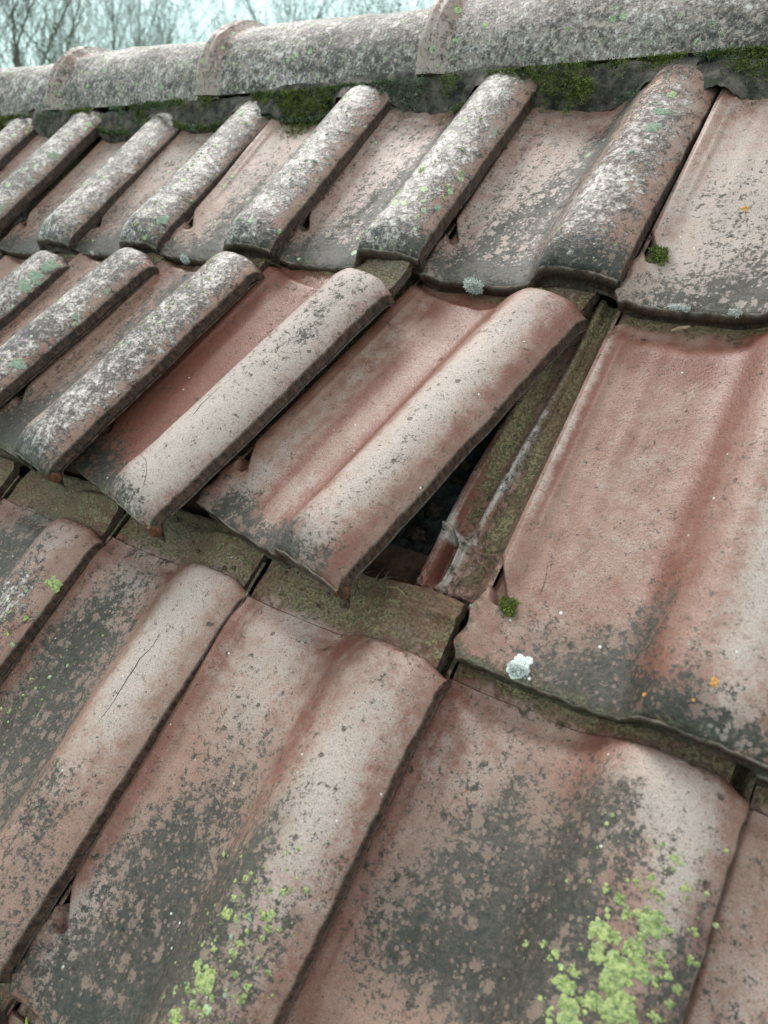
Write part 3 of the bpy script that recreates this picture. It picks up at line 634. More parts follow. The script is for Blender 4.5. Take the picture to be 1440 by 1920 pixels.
# ------------------------------------------------------------------ ridge tiles
RU0, RD, RV, RZ = -.356668, .39827, .99127, .0449
def ridge_tile(i, label, look):
    R0 = .108; sd_ = 40 + i * 3
    # axis frame: x along the ridge, local y horizontal up-slope side, z vertical
    low = Vector((RU0 + i * RD, RV, RZ))
    lw = ROOF @ low
    mw = Matrix.Translation(lw) @ Matrix.Rotation(look.get('yaw', 0), 4, 'Z') @ Matrix.Rotation(look.get('dip', 0), 4, 'Y')
    root = empty('ridge_tile', mw); tag(root, label, 'ridge tile', 'half-round ridge tiles along the top of the roof')
    Lr = RD + .035
    def shell(x0, x1, rfun, nm, spec, nx, lip=True):
        xs_ = np.linspace(x0, x1, nx); th_ = np.linspace(math.radians(180), 0, 96)
        X, T = np.meshgrid(xs_, th_)
        r = rfun(X) + .0012 * fbm(X * 20 + sd_, T * 4, None, 6, 3)
        cyy = R0; 
        Y = cyy + r * np.cos(T); Z = r * np.sin(T) * 1.02
        # short straight foot
        G = np.stack([X + .0012 * fbm(T * 8 + sd_, T * 0, None, 2, 3) * np.sign(X - (x0 + x1) / 2), Y, Z], -1)
        Gi = G.copy(); Gi[..., 1] = cyy + (r - .013) * np.cos(T); Gi[..., 2] = (r - .013) * np.sin(T) * 1.02
        wl = np.stack([Gi[:, 0], G[:, 0]], 1); wr = np.stack([G[:, -1], Gi[:, -1]], 1)
        wf = np.stack([G[0], (G[0] + Gi[0]) / 2 + np.array([0, 0, -.001]), Gi[0]], 0); wb = np.stack([G[-1], Gi[-1]], 0)
        return strip_part(nm, [(G[::-1], 0, 0), (Gi, .9, 0), (wl, .35, 0), (wr, .6, 0), (wf, .4, .3), (wb, .8, 0)], CLAY, root, spec, sd_, 99)
    body = lambda X: R0 - .004 + 0 * X
    cw = .040
    sp = dict(frontmoss=0, headmoss=0, frontdark=0, headdirt=0, **{k: v for k, v in look.items() if k not in ('yaw', 'dip')})
    shell(cw - .002, Lr, lambda X: R0 - .006 - .006 * ss(.1, .38, X), 'barrel', sp, 90)
    sp2 = dict(sp); sp2['crust0'] = look.get('crust0', 0) - .26; sp2['dark0'] = .16; sp2['red0'] = .12; sp2['bloom0'] = .3; sp2['crust'] = [(.02, .11, .05, .05, 0, .2)]
    def col_r(X):
        t = X / cw
        return R0 + .0030 + .0036 * np.exp(-((t - .16) / .15) ** 2) - .0095 * ss(.50, 1.0, t) + .0022 * np.exp(-((t - .50) / .10) ** 2)
    shell(0, cw, col_r, 'collar', sp2, 26)
    return root
ridge_look = dict(crust0=.60, bloom0=.60, lich0=.26)
RL = ['mottled grey half-round ridge tile at the left frame edge', 'second ridge tile from the left, smooth reddish raised collar, speckled barrel',
      'long speckled ridge tile in the middle of the ridge, collar above the broken-open roll end', 'largest ridge tile at upper right with round green lichens and reddish lower edge',
      'ridge tile cut off at the right frame edge, only its collar showing']
for i in range(-1, 4):
    rl = dict(ridge_look)
    rl['crust'] = [(.2, .10, .5, .07, 0, .10)]; rl['dark'] = [(.2, .07, .3, .04, 0, .12)]; rl['bloom'] = [(.2, .0, .5, .03, 0, .5)]
    rl['yaw'] = (.010, -.006, .004, .003, .0)[i + 1]; rl['dip'] = (.008, .010, .006, .002, .0)[i + 1]
    if i == 2: rl['crust0'] = .50; rl['red'] = [(.2, .0, .3, .03, 0, .4)]; rl['bloom0'] = .55; rl['lich0'] = .08
    rl['red'] = rl.get('red', []) + [(.2, .0, .3, .02, 0, .3)]
    ridge_tile(i, RL[i + 1], rl)

# ------------------------------------------------------------------ mortar under the ridge, one bed in every pan
def mortar(k):
    ps = P_.get((k, 2)) or lattice(k, 2)
    mw = pose(*ps); nx, nz = 90, 44
    x0, x1 = -.030, .176; yb = .272
    xs_ = np.linspace(x0, x1, nx); t = np.linspace(0, 1, nz)
    X, T = np.meshgrid(xs_, t)
    u = (X - x0) / (x1 - x0)
    zb = top_z(np.clip(X, 0, XR), X * 0 + yb, .4, 0) - .001 + .0025 * fbm(X * 60 + k, X * 0, None, 3, 3) + .012 * np.exp(-((X + .004) / .014) ** 2) + .010 * ss(.10, .15, X)
    zt = (.039 if k < 4 else .024) + .001 * np.sin(X * 60); zb = np.minimum(zb, zt - .002)
    Z = zb + (zt - zb) * T
    bul = .010 * np.sin(np.pi * np.clip(T, 0, 1)) ** .5
    Y = yb - bul * .4 + T * .034 - .0050 * fbm(X * 45 + k * 3, Z * 60, None, 12, 6) 
    F_ = np.stack([X, Y, Z], -1)
    Bk = F_[:, ::-1].copy(); Bk[..., 1] = yb + .06
    L_ = np.stack([Bk[:, -1], F_[:, 0]], 1); R_ = np.stack([F_[:, -1], Bk[:, 0]], 1); Bt = np.stack([Bk[0, ::-1], F_[0]], 0)
    V, F, base = [], [], 0
    for G in (F_, Bk, L_, R_, Bt):
        m_, n_ = G.shape[:2]; idx = np.arange(m_ * n_).reshape(m_, n_)
        V.append(G.reshape(-1, 3)); F.append(np.stack([idx[:-1, :-1], idx[:-1, 1:], idx[1:, 1:], idx[1:, :-1]], -1).reshape(-1, 4) + base); base += m_ * n_
    o = mesh_obj('mortar_bed', np.concatenate(V), np.concatenate(F), MORTAR, None, mw)
    tag(o, MLAB[k], 'mortar bed', 'mortar beds under the ridge tiles')
MLAB = {4: 'dark mortar bed under the ridge at the right frame edge', 3: 'mossy dark mortar bed with a moss tuft on its face, right of centre',
 2: 'rounded grey mortar bed above the tile with the yellow-green streak', 1: 'dark square-cut mortar bed under the middle ridge tile, moss at its left side',
 0: 'dark mortar bed just right of the broken-open roll end', -1: 'mortar bed just left of the broken-open roll end', -2: 'small mortar bed under the second ridge tile from the left',
 -3: 'mortar bed under the ridge at the left frame edge'}
for k in range(-3, 5): mortar(k)

# ------------------------------------------------------------------ moss
def tufts(pts, nrm, size, dens, sd_):
    """Many little tapered leaves around points: pts (n,3), nrm (n,3)."""
    r = np.random.default_rng(sd_); n = len(pts) * dens
    p = np.repeat(pts, dens, 0) + r.normal(size=(n, 3)) * size * .45
    d = np.repeat(nrm, dens, 0) * .8 + r.normal(size=(n, 3)) * .75; d /= np.linalg.norm(d, axis=1, keepdims=True)
    s = np.cross(d, r.normal(size=(n, 3))); s /= np.linalg.norm(s, axis=1, keepdims=True)
    ln = size * r.uniform(.5, 1.2, (n, 1)); wd = ln * .22
    a = p - s * wd; b = p + s * wd; c = p + d * ln * .6 + s * wd * .7; c2 = p + d * ln * .6 - s * wd * .7; e = p + d * ln
    V = np.stack([a, b, c, c2, e], 1).reshape(-1, 3)
    i = np.arange(n)[:, None] * 5
    F = np.concatenate([i + np.array([[0, 1, 2, 3]]), i + np.array([[3, 2, 4, 4]])])
    return V, F
def tri_fix(F):
    return [tuple(f) if f[2] != f[3] else tuple(f[:3]) for f in F]
def moss_object(name, V, F, mat, label, cat, kind=None, mw=None, parent=None, group=None):
    me = bpy.data.meshes.new(name); me.from_pydata(V.tolist(), [], tri_fix(F.tolist())); me.materials.append(mat); me.update()
    o = bpy.data.objects.new(name, me); COL.objects.link(o)
    if parent: o.parent = parent
    if mw is not None: o.matrix_world = mw
    if label: tag(o, label, cat, group, kind)
    return o
def ridge_moss(mat, seed, thr, size, name, label):
    r = np.random.default_rng(seed); pts = []; nr = []
    for u in np.arange(-.62, 1.25, .0011):
        d = fbm(np.array([u * 16.0]), np.array([seed * 1.3]), None, seed, 4)[0]
        if d < thr: continue
        kk = math.floor(u / W); xl = u - kk * W
        on_roll = xl > .125
        reach = .003 + .020 * (d - thr)
        for _ in range(int(2 + (d - thr) * 10)):
            t = abs(r.normal()) * reach * (.45 if on_roll else 1.0)
            z = .046 - t * .85; v = .986 - t * .85
            if on_roll: z = max(z, .040)
            pts.append((u + r.uniform(-.001, .001), v - .003, max(z, .018) + .001)); nr.append((0, -.75, .6))
    # rims round the foot of the mortar beds
    for k in range(-3, 5):
        for q in np.arange(0, 1, .006):
            d = fbm(np.array([k * 5.3 + q * 3.2]), np.array([seed * .7]), None, seed + 2, 3)[0]
            if d < thr + .10: continue
            x = -.004 + q * .154
            z = .017 + .022 * max(0, abs(q - .42) * 2 - .35) ** 1.8
            for _ in range(3): pts.append((k * W + x, .686 + .272 - .006 + .010 * max(0, abs(q - .45) * 2 - .2) + r.normal() * .001, z + abs(r.normal()) * .004)); nr.append((0, -.8, .5))
    V, F = tufts(np.array(pts), np.array(nr), size, 7, seed)
    moss_object(name, V, F, mat, label, 'moss', 'stuff', ROOF)
ridge_moss(MOSS, 3, .10, .0025, 'moss', 'green moss growing in the joint along the foot of the ridge tiles')
ridge_moss(MOSS_GREY, 9, -.02, .0022, 'moss', 'grey-green lichen and moss cushions mixed along the ridge joint')
def clump(key, x, y, r, label, mat=MOSS, n=300, size=.0024, name='moss_tuft', squash=.45, zo=None):
    root, yb, sd_ = TILES[key]; g = np.random.default_rng(int(x * 9999) + 5)
    d = g.normal(size=(n, 3)); d /= np.linalg.norm(d, axis=1, keepdims=True); d[:, 2] = abs(d[:, 2])
    d *= (1 + .55 * fbm(d[:, 0] * 2 + x * 99, d[:, 1] * 2, d[:, 2] * 2, 6, 3))[:, None]; d[:, 0] -= .4 * d[:, 1]
    c = np.array([x, y, (top_z(np.array([x]), np.array([y]), yb, sd_)[0] if zo is None else zo)])
    V, F = tufts(c + d * np.array([r, r * 1.3, r * squash]) * g.uniform(.5, 1, (n, 1)), d, size, 5, int(x * 999) + 1)
    o = moss_object(name, V, F, mat, label, 'moss', None, root.matrix_world.copy())
    return o
clump((4, 1), .0195, .0475, .0052, 'small green moss tuft beside the notch of the large clean pink tile')
clump((4, 2), .016, .055, .0075, 'green moss tuft at the notch of the rightmost tile under the ridge')
clump((3, 2), .068, .268, .012, 'round grey-green moss tuft on the mortar above the white-lichen tile', n=500, zo=.030, squash=1.2)
clump((0, 1), .030, .045, .012, 'bright green moss cushion at the left frame edge in the middle course', n=500, squash=.9)

# ------------------------------------------------------------------ lichens on the tiles
def add_rosette(key, x, y, r, mat, name='lichen', label=None, thick=.0013, dz=0.0, front=False):
    root, yb, sd_ = TILES[key]
    if front:        # on the vertical front lip: x along, y measured upward in z
        z0 = float(top_z(np.array([x]), np.array([0.0]), yb, sd_)[0])
        V, F = rosette(x, y, r, x * 777, lambda X, Y: 0 * X, thick=thick)
        V = np.stack([V[:, 0], -.0012 - V[:, 2], z0 + V[:, 1] - .004], -1); F = F[:, ::1]
    else:
        V, F = rosette(x, y, r, x * 777 + y * 333, lambda X, Y: top_z(X, Y, yb, sd_), thick=thick)
    o = mesh_obj(name, V, F, mat, root)
    if label: o['label'] = label
    return o
def speckles(key, pts, mat, name='lichen_speckles', label=None, thick=.0009):
    root, yb, sd_ = TILES[key]; VV, FF, b = [], [], 0
    for i, (x, y, r) in enumerate(pts):
        V, F = rosette(x, y, r, i * 1.37, lambda X, Y: top_z(X, Y, yb, sd_), n=5, thick=thick); VV.append(V); FF.append(F + b); b += len(V)
    o = mesh_obj(name, np.concatenate(VV), np.concatenate(FF), mat, root); o['kind'] = 'stuff'
    if label: o['label'] = label
g = np.random.default_rng(5)
def scatter(n, cx, cy, rx, ry, r0, r1, key):
    out = []
    while len(out) < n:
        x = g.normal(cx, rx); y = g.normal(cy, ry)
        if .004 < x < .199 and .004 < y < .3: out.append((x, y, r0 + (r1 - r0) * g.random() ** 3))
    return out

LD = [
 ((4, 0), 'Y', [(0.1602, 0.2391, 0.0035), (0.1762, 0.236, 0.0071), (0.1646, 0.2324, 0.0023), (0.1556, 0.2195, 0.0057), (0.1638, 0.221, 0.0042), (0.174, 0.2201, 0.005), (0.1581, 0.2088, 0.0051), (0.1861, 0.2226, 0.0033), (0.1694, 0.2054, 0.0083), (0.178, 0.2128, 0.0061), (0.1807, 0.2103, 0.0033), (0.1483, 0.1885, 0.0056), (0.1514, 0.1956, 0.0028), (0.1539, 0.1817, 0.0061), (0.1645, 0.1881, 0.0049), (0.1757, 0.1931, 0.0065), (0.1734, 0.1867, 0.0059), (0.1563, 0.1757, 0.0069), (0.1817, 0.1901, 0.0043), (0.1978, 0.2128, 0.0027), (0.1967, 0.2057, 0.0024), (0.1927, 0.1963, 0.0027), (0.1876, 0.2591, 0.0026), (0.1785, 0.2705, 0.0023), (0.1821, 0.2699, 0.0017), (0.1969, 0.2418, 0.0025), (0.2012, 0.2293, 0.0028), (0.1393, 0.1988, 0.0026), (0.1365, 0.1954, 0.002), (0.1918, 0.2173, 0.0022), (0.1871, 0.2112, 0.0025), (0.1977, 0.2619, 0.0017), (0.2057, 0.25, 0.0017), (0.2004, 0.2875, 0.0017), (0.1776, 0.2515, 0.002), (0.1742, 0.2506, 0.002), (0.1756, 0.2278, 0.0028), (0.1753, 0.2046, 0.0038)]),
 ((3, 0), 'Y', [(0.1572, 0.092, 0.0077), (0.148, 0.0954, 0.0039), (0.1519, 0.0676, 0.0048), (0.1492, 0.1269, 0.004), (0.1481, 0.1363, 0.002), (0.1523, 0.1082, 0.0026), (0.1657, 0.1122, 0.0029), (0.1677, 0.1186, 0.0023), (0.1749, 0.1395, 0.0039), (0.1786, 0.134, 0.0026), (0.1843, 0.1364, 0.0019), (0.1765, 0.1551, 0.0023), (0.1797, 0.1578, 0.0017), (0.1837, 0.1019, 0.0025), (0.1838, 0.096, 0.0025), (0.158, 0.0776, 0.0025), (0.1507, 0.0822, 0.0023), (0.1906, 0.1134, 0.0019), (0.1574, 0.1278, 0.0026), (0.1613, 0.1321, 0.002), (0.1409, 0.0768, 0.0023), (0.1732, 0.1038, 0.0022), (0.178, 0.1273, 0.0019), (0.1727, 0.1804, 0.0014), (0.1491, 0.1751, 0.0014), (0.1671, 0.0867, 0.0019), (0.166, 0.0777, 0.0022)]),
 ((3, 0), 'G', [(0.1736, 0.0918, 0.0022), (0.1643, 0.1324, 0.0026), (0.1598, 0.1186, 0.002)]),
 ((4, 1), 'W', [(0.0434, 0.005, 0.0079), (0.0557, 0.0553, 0.0015), (0.0888, 0.0406, 0.0014), (0.0529, -0.0072, 0.0014)]),
 ((4, 1), 'O', [(0.1641, 0.0291, 0.0027), (0.1287, 0.0129, 0.0016), (0.1563, 0.016, 0.0012)]),
 ((4, 1), 'G', [(-0.0052, 0.0386, 0.0027)]),
 ((4, 0), 'W', [(0.0738, 0.3327, 0.004), (0.1176, 0.3332, 0.0031), (0.0958, 0.3337, 0.0014)]),
 ((3, 2), 'G', [(0.1694, 0.2112, 0.0088), (0.1705, 0.1853, 0.0086), (0.1646, 0.1446, 0.0025)]),
 ((3, 2), 'Y', [(0.1351, 0.0424, 0.0048)]),
 ((4, 2), 'O', [(0.0661, 0.1187, 0.0032)]),
 ((2, 2), 'Y', [(0.1949, 0.1205, 0.0033), (0.1555, 0.1078, 0.0034), (0.1418, 0.0756, 0.0051)]),
 ((2, 2), 'G', [(0.2028, 0.0639, 0.0043), (0.2066, 0.193, 0.0034)]),
 ((0, 2), 'G', [(0.1932, 0.037, 0.0083)]),
 ((0, 2), 'Y', [(0.0848, 0.1153, 0.0046)]),
 ((-1, 2), 'G', [(0.2026, 0.2964, 0.0067)]),
 ((-2, 2), 'G', [(0.2359, 0.1776, 0.0104), (0.2264, 0.1163, 0.006), (0.2102, 0.0461, 0.0059)]),
 ((-3, 2), 'G', [(0.2584, 0.1984, 0.0066)]),
 ((-1, 1), 'G', [(0.2047, 0.2767, 0.0176), (0.2039, 0.2559, 0.0111), (0.1934, 0.3005, 0.0114), (0.2048, 0.1829, 0.0069)]),
 ((0, 1), 'G', [(0.2035, 0.202, 0.0049), (0.2039, 0.1138, 0.0089), (0.2039, 0.2507, 0.0043)]),
 ((1, 0), 'Y', [(0.198, 0.2608, 0.0067), (0.1969, 0.2212, 0.0025), (0.1795, 0.2183, 0.002), (0.192, 0.2009, 0.002)]),
 ((2, 0), 'Y', [(0.0279, 0.139, 0.0024), (0.0269, 0.1707, 0.002), (0.039, 0.1662, 0.0019), (0.0301, 0.1559, 0.0015)]),
]
MATS = dict(Y=LICH_Y, G=LICH_G, W=LICH_W, O=LICH_O)
NMS = dict(Y='yellow-green lichen rosette', G='grey-green lichen patch', W='white lichen rosette', O='orange lichen spot')
for key, c, pts in LD:
    for x, y, r in pts:
        rr = min(r, .012)
        yb_ = TILES[key][1]
        if c == 'G' and x > .195: x = .198 - rr * .5
        if y < .001: y = .004
        if y > .33: continue
        if c == 'W' and rr > .005: y = .0095
        add_rosette(key, x, y, rr * (.95 if c == 'Y' else 1.0 if c != 'G' else .8), MATS[c], thick=.0006)
speckles((4, 0), scatter(260, .172, .208, .021, .036, .0005, .0024, (4, 0)), LICH_Y, label='scattered small yellow-green lichen dots', thick=.0006)
speckles((3, 0), scatter(190, .160, .112, .020, .038, .0004, .0020, (3, 0)), LICH_Y, label='scattered small yellow-green lichen dots', thick=.0006)
speckles((3, 2), scatter(26, .165, .2, .018, .06, .0006, .0022, (3, 2)), LICH_G)
speckles((2, 2), scatter(40, .165, .18, .016, .09, .0006, .0022, (2, 2)), LICH_Y)
speckles((1, 2), scatter(60, .165, .17, .016, .09, .0006, .0026, (1, 2)), LICH_G)
speckles((0, 2), scatter(60, .165, .17, .016, .09, .0008, .0028, (0, 2)), LICH_Y)
speckles((1, 1), scatter(70, .155, .23, .014, .06, .0005, .0020, (1, 1)), LICH_Y)
speckles((1, 0), scatter(40, .160, .21, .020, .02, .0005, .0016, (1, 0)), LICH_Y)
speckles((2, 0), scatter(40, .045, .16, .018, .04, .0005, .0014, (2, 0)), LICH_Y)
def tuft_lichen(key, x, y, r, z, n, label=None, sq=(1, .7, 1)):
    """Fluffy foliose lichen: a knot of small curled lobes."""
    root, yb, sd_ = TILES[key]; g2 = np.random.default_rng(int(x * 1e4) + 3)
    d = g2.normal(size=(n, 3)); d /= np.linalg.norm(d, axis=1, keepdims=True); d[:, 1] = -abs(d[:, 1]); d[:, 2] += .35
    V, F = tufts(np.array([x, y, z]) + d * np.array(sq) * r * g2.uniform(.3, 1, (n, 1)), d, .0016, 8, int(x * 1e4))
    o = moss_object('lichen', V, F, LICH_W, None, None, None, None, root)
    if label: o['label'] = label
tuft_lichen((3, 2), .0615, -.003, .0100, .0040, 420)
tuft_lichen((4, 2), .048, .000, .0035, .0080, 60, sq=(1.5, .6, .7)); tuft_lichen((4, 2), .056, .000, .003, .0075, 50, sq=(1.3, .6, .7)); tuft_lichen((4, 2), .094, .000, .004, .008, 60, sq=(1.4, .6, .8))
tuft_lichen((1, 2), .045, -.001, .006, .004, 260); tuft_lichen((4, 1), .0434, .0095, .0078, .0065, 260, sq=(1.1, 1.0, .35)); tuft_lichen((0, -1 + 3), .05, .0, .003, .006, 40)

def crack(key, pts, wd=.0006, dz=.00025):
    """Hairline crack: a thin dark groove line lying on the surface."""
    root, yb, sd_ = TILES[key]; P = np.array(pts); n = 40
    t = np.linspace(0, len(P) - 1, n); X = np.interp(t, range(len(P)), P[:, 0]) + .0006 * fbm(t * 3, t * 0 + 1, None, 5, 3); Y = np.interp(t, range(len(P)), P[:, 1])
    dx, dy = np.gradient(X), np.gradient(Y); l = np.hypot(dx, dy); nx, ny = -dy / l, dx / l
    w_ = wd * (.35 + .65 * np.clip(1 + vnoise(t * 2.3, t * 0, None, 9), 0, 2) / 1.5) * np.clip(np.minimum(t, t[-1] - t) * 3, .1, 1)
    G = []
    for s_ in (-1, 0, 1):
        x, y = X + nx * w_ * s_ * .5, Y + ny * w_ * s_ * .5
        G.append(np.stack([x, y, top_z(x, y, yb, sd_) + dz - .0001 * abs(s_)], -1))
    G = np.stack(G, 0); idx = np.arange(3 * n).reshape(3, n)
    F = np.stack([idx[:-1, :-1], idx[1:, :-1], idx[1:, 1:], idx[:-1, 1:]], -1).reshape(-1, 4)
    mesh_obj('crack', G.reshape(-1, 3), F, GRIME, root)
GRIME = simple_material('crack_grime', (.020, .016, .014), (.07, .05, .045), 400, bump=.0005)
crack((2, 0), [(.1627, .2555), (.1636, .243), (.1609, .2294), (.1623, .2075), (.1631, .1886), (.163, .1711)], .0009)
crack((2, 1), [(.1542, .1389), (.1536, .1289), (.1547, .1144), (.1588, .1015)], .0008)
crack((2, 1), [(.1441, .0452), (.1612, .0428), (.1728, .0353), (.1812, .0236)], .0006)
crack((4, 1), [(.0327, .0889), (.0356, .0742), (.0367, .0636)], .0006)

def fibre(pts, r0, name, mat, label, cat, mw, n=24, flat=1.0, group=None):
    P = np.array(pts, float); t = np.linspace(0, len(P) - 1, n)
    Q = np.stack([np.interp(t, range(len(P)), P[:, i]) for i in range(3)], -1)
    for _ in range(3): Q[1:-1] = (Q[:-2] + 2 * Q[1:-1] + Q[2:]) / 4
    T = np.gradient(Q, axis=0); T /= np.linalg.norm(T, axis=1, keepdims=True); S = np.cross(T, [0, 0, 1.0]); S /= np.linalg.norm(S, axis=1, keepdims=True) + 1e-9; U = np.cross(S, T)
    rr = r0 * np.sqrt(np.clip(np.sin(np.pi * np.linspace(.04, .97, n)), 0, 1))[:, None]
    m_ = 8; G = np.stack([Q + (S * math.cos(a) + U * math.sin(a) * flat) * rr for a in np.linspace(0, 2 * np.pi, m_ + 1)[:-1]], 1)
    idx = np.arange(n * m_).reshape(n, m_); nx = np.roll(idx, -1, 1)
    F = np.stack([idx[:-1], idx[1:], nx[1:], nx[:-1]], -1).reshape(-1, 4)
    o = mesh_obj(name, G.reshape(-1, 3), F, mat, None, mw)
    return tag(o, label, cat, group)
LEAFG = simple_material('grass_blade_green', (.16, .28, .04), (.32, .44, .10), 300, bump=.0004)
STRAW = simple_material('dry_straw', (.16, .11, .06), (.34, .25, .15), 200, bump=.0005)
ROOTM = simple_material('root_fibre', (.05, .04, .025), (.14, .11, .07), 200, bump=.0004)
m3 = TILES[(3, 0)][0].matrix_world.copy()
fibre([(.0235, -.006, .006), (.034, -.008, .012), (.046, -.012, .013), (.058, -.020, .011)], .0016, 'grass_blade', LEAFG, 'bright green grass blade under the lip of the lowest left full tile', 'grass blade', m3, flat=.3)
m4 = TILES[(4, 1)][0].matrix_world.copy()
fibre([(.050, .316, .0135), (.056, .318, .0150), (.064, .322, .0142)], .0022, 'leaf_fragment', STRAW, 'dry brown leaf fragment at the head of the large clean pink tile', 'leaf fragment', m4, flat=.35)
gf = np.random.default_rng(3)
for i in range(7):
    x0, y0 = .118 + gf.uniform(-.012, .012), .352 + gf.uniform(-.008, .008); a = gf.uniform(-.9, .9) + 1.2
    pts = [(x0, y0, .020)]
    for k_ in range(4):
        a += gf.uniform(-.8, .8); pts.append((pts[-1][0] + .008 * math.cos(a), pts[-1][1] + .008 * math.sin(a), .020 + gf.uniform(0, .006)))
    fibre(pts, .0004, 'root_fibre', ROOTM, 'thin dark root fibre lying on the mossy tile head in front of the hole', 'root fibre', m3, group='loose root fibres by the hole')
fibre([(.128, .366, .023), (.140, .368, .025), (.148, .365, .022)], .0006, 'straw_bit', STRAW, 'pale straw stalk on the tile head at the edge of the hole', 'straw', m3)

# ------------------------------------------------------------------ under the tiles: battens, underlay
def box_obj(name, lo, hi, mat, label, cat, mw, group=None, wob=.0012, s=0):
    lo = np.array(lo); hi = np.array(hi); sz = hi - lo; V, F, b = [], [], 0
    for ax in range(3):
        for sgn in (0, 1):
            a1, a2 = [a for a in range(3) if a != ax]
            n1 = max(2, min(160, int(sz[a1] / .012) + 2)); n2 = max(2, min(160, int(sz[a2] / .012) + 2))
            u, v = np.meshgrid(np.linspace(0, 1, n1), np.linspace(0, 1, n2)); P = np.zeros(u.shape + (3,))
            P[..., a1] = lo[a1] + u * sz[a1]; P[..., a2] = lo[a2] + v * sz[a2]; P[..., ax] = hi[ax] if sgn else lo[ax]
            P = P + wob * np.stack([fbm(P[..., 0] * 9 + s, P[..., 1] * 40 + 3 * c, P[..., 2] * 40, 70 + c, 3) for c in range(3)], -1)
            idx = np.arange(P.shape[0] * P.shape[1]).reshape(P.shape[:2]); f = np.stack([idx[:-1, :-1], idx[:-1, 1:], idx[1:, 1:], idx[1:, :-1]], -1).reshape(-1, 4)
            if (sgn == 1) == (ax == 1): f = f[:, ::-1]
            V.append(P.reshape(-1, 3)); F.append(f + b); b += P.shape[0] * P.shape[1]
    o = mesh_obj(name, np.concatenate(V), np.concatenate(F), mat, None, mw, smooth=False); tag(o, label, cat, group); return o
for r, nm in ((0, 'old wooden batten under the heads of the bottom course, dark in the hole'), (1, 'wooden batten under the heads of the middle course, behind the hole'), (2, 'wooden batten under the ridge tiles, hidden by the top course')):
    box_obj('roof_batten', (-1.1, r * LC + .385, -.036), (1.9, r * LC + .420, -.010), WOOD, nm, 'batten', ROOF, 'roof battens', s=r)
def underlay():
    nx, ny = 300, 160
    X, Y = np.meshgrid(np.linspace(-1.3, 2.1, nx), np.linspace(-.6, 1.09, ny))
    Z = -.052 + .009 * abs(fbm(X * 22, Y * 22, None, 2, 5)) - .006 * np.sin(X * 9) ** 2
    V = np.stack([X, Y, Z], -1).reshape(-1, 3); idx = np.arange(nx * ny).reshape(ny, nx)
    F = np.stack([idx[:-1, :-1], idx[:-1, 1:], idx[1:, 1:], idx[1:, :-1]], -1).reshape(-1, 4)
    Vw = np.array([ROOF @ Vector(v) for v in V])
    # the far slope mirrored about the ridge line
    ya = Vw[-1, 1] + .02; V2 = Vw.copy(); V2[:, 1] = 2 * ya - V2[:, 1]
    o = mesh_obj('roof_underlay', np.concatenate([Vw, V2]), np.concatenate([F, F[:, ::-1] + len(V)]), FELT)
    tag(o, 'black crumpled bitumen underlay seen through the hole between the tiles', 'roofing felt')
underlay()

gb = np.random.default_rng(12)
RUB = simple_material('clay_rubble', (.060, .035, .026), (.20, .13, .10), 200, bump=.002, c3=(.07, .07, .055))
for i in range(26):
    x, y = gb.uniform(.60, .80), gb.uniform(.40, .56); r_ = gb.uniform(.0025, .0085)
    o = lump('clay_chip', (x, y, -.046 + r_ * .3), (r_ * gb.uniform(.8, 1.5), r_ * gb.uniform(.7, 1.1), r_ * .6), RUB, None, i * 3.7, .55, 10, ROOF)
    tag(o, 'broken clay chip lying on the black underlay inside the hole', 'clay chip', 'broken chips in the hole')
GRIT = RUB
for i in range(30):
    k_, r0 = (3, 0) if i < 16 else (2, 0), 0
    x, y = gb.uniform(.02, .18), gb.uniform(.332, .366); r_ = gb.uniform(.0007, .0022)
    mw_ = TILES[k_][0].matrix_world.copy()
    z_ = .0010 + .0135 * float(ss(.092, .140, x))
    o = lump('grit', (x, y, z_ + r_ * .4), (r_ * 1.2, r_, r_ * .7), RUB, None, i * 1.9, .5, 8, mw_)
    tag(o, 'grit crumb lying on the dirty exposed head of a bottom course tile', 'grit', 'grit crumbs on the exposed tile heads')

# ------------------------------------------------------------------ ground and bare trees beyond the roof
o = mesh_obj('ground', [(-900, -900, 0), (900, -900, 0), (900, 900, 0), (-900, 900, 0)], np.array([[0, 1, 2, 3]]), GRASS, smooth=False); tag(o, kind='structure')
def tree_mesh(seed, h):
    r = random.Random(seed); segs = []; tw = []; buds = []
    def grow(p, d, ln, rad, lv):
        n = 5 if lv < 2 else 3; q = p.copy(); dd = d.copy()
        for i in range(n):
            nq = q + dd * (ln / n); r1 = rad * (1 - .55 * i / n); r2 = rad * (1 - .55 * (i + 1) / n)
            (segs if lv < 3 else tw).append((q.copy(), nq.copy(), r1, r2)); q = nq
            dd = (dd + Vector((r.uniform(-1, 1), r.uniform(-1, 1), r.uniform(-.4, .9))) * (.10 + .05 * lv)).normalized()
            if lv < 5 and (i > 0 or lv > 0):
                for _ in range(r.choice((1, 2)) if lv < 2 else 1 if lv == 4 else r.choice((1, 1, 2))):
                    a = Vector((r.uniform(-1, 1), r.uniform(-1, 1), r.uniform(.1, 1.1))).normalized()
                    nd = (dd * .75 + a * .75).normalized()
                    grow(q.copy(), nd, ln * r.uniform(.42, .62), max(r2 * .55, .0035), lv + 1)
        if lv >= 4: buds.append(q.copy())
    grow(Vector((0, 0, 0)), Vector((r.uniform(-.05, .05), r.uniform(-.05, .05), 1)).normalized(), h, h * .016, 0)
    return segs, tw, buds
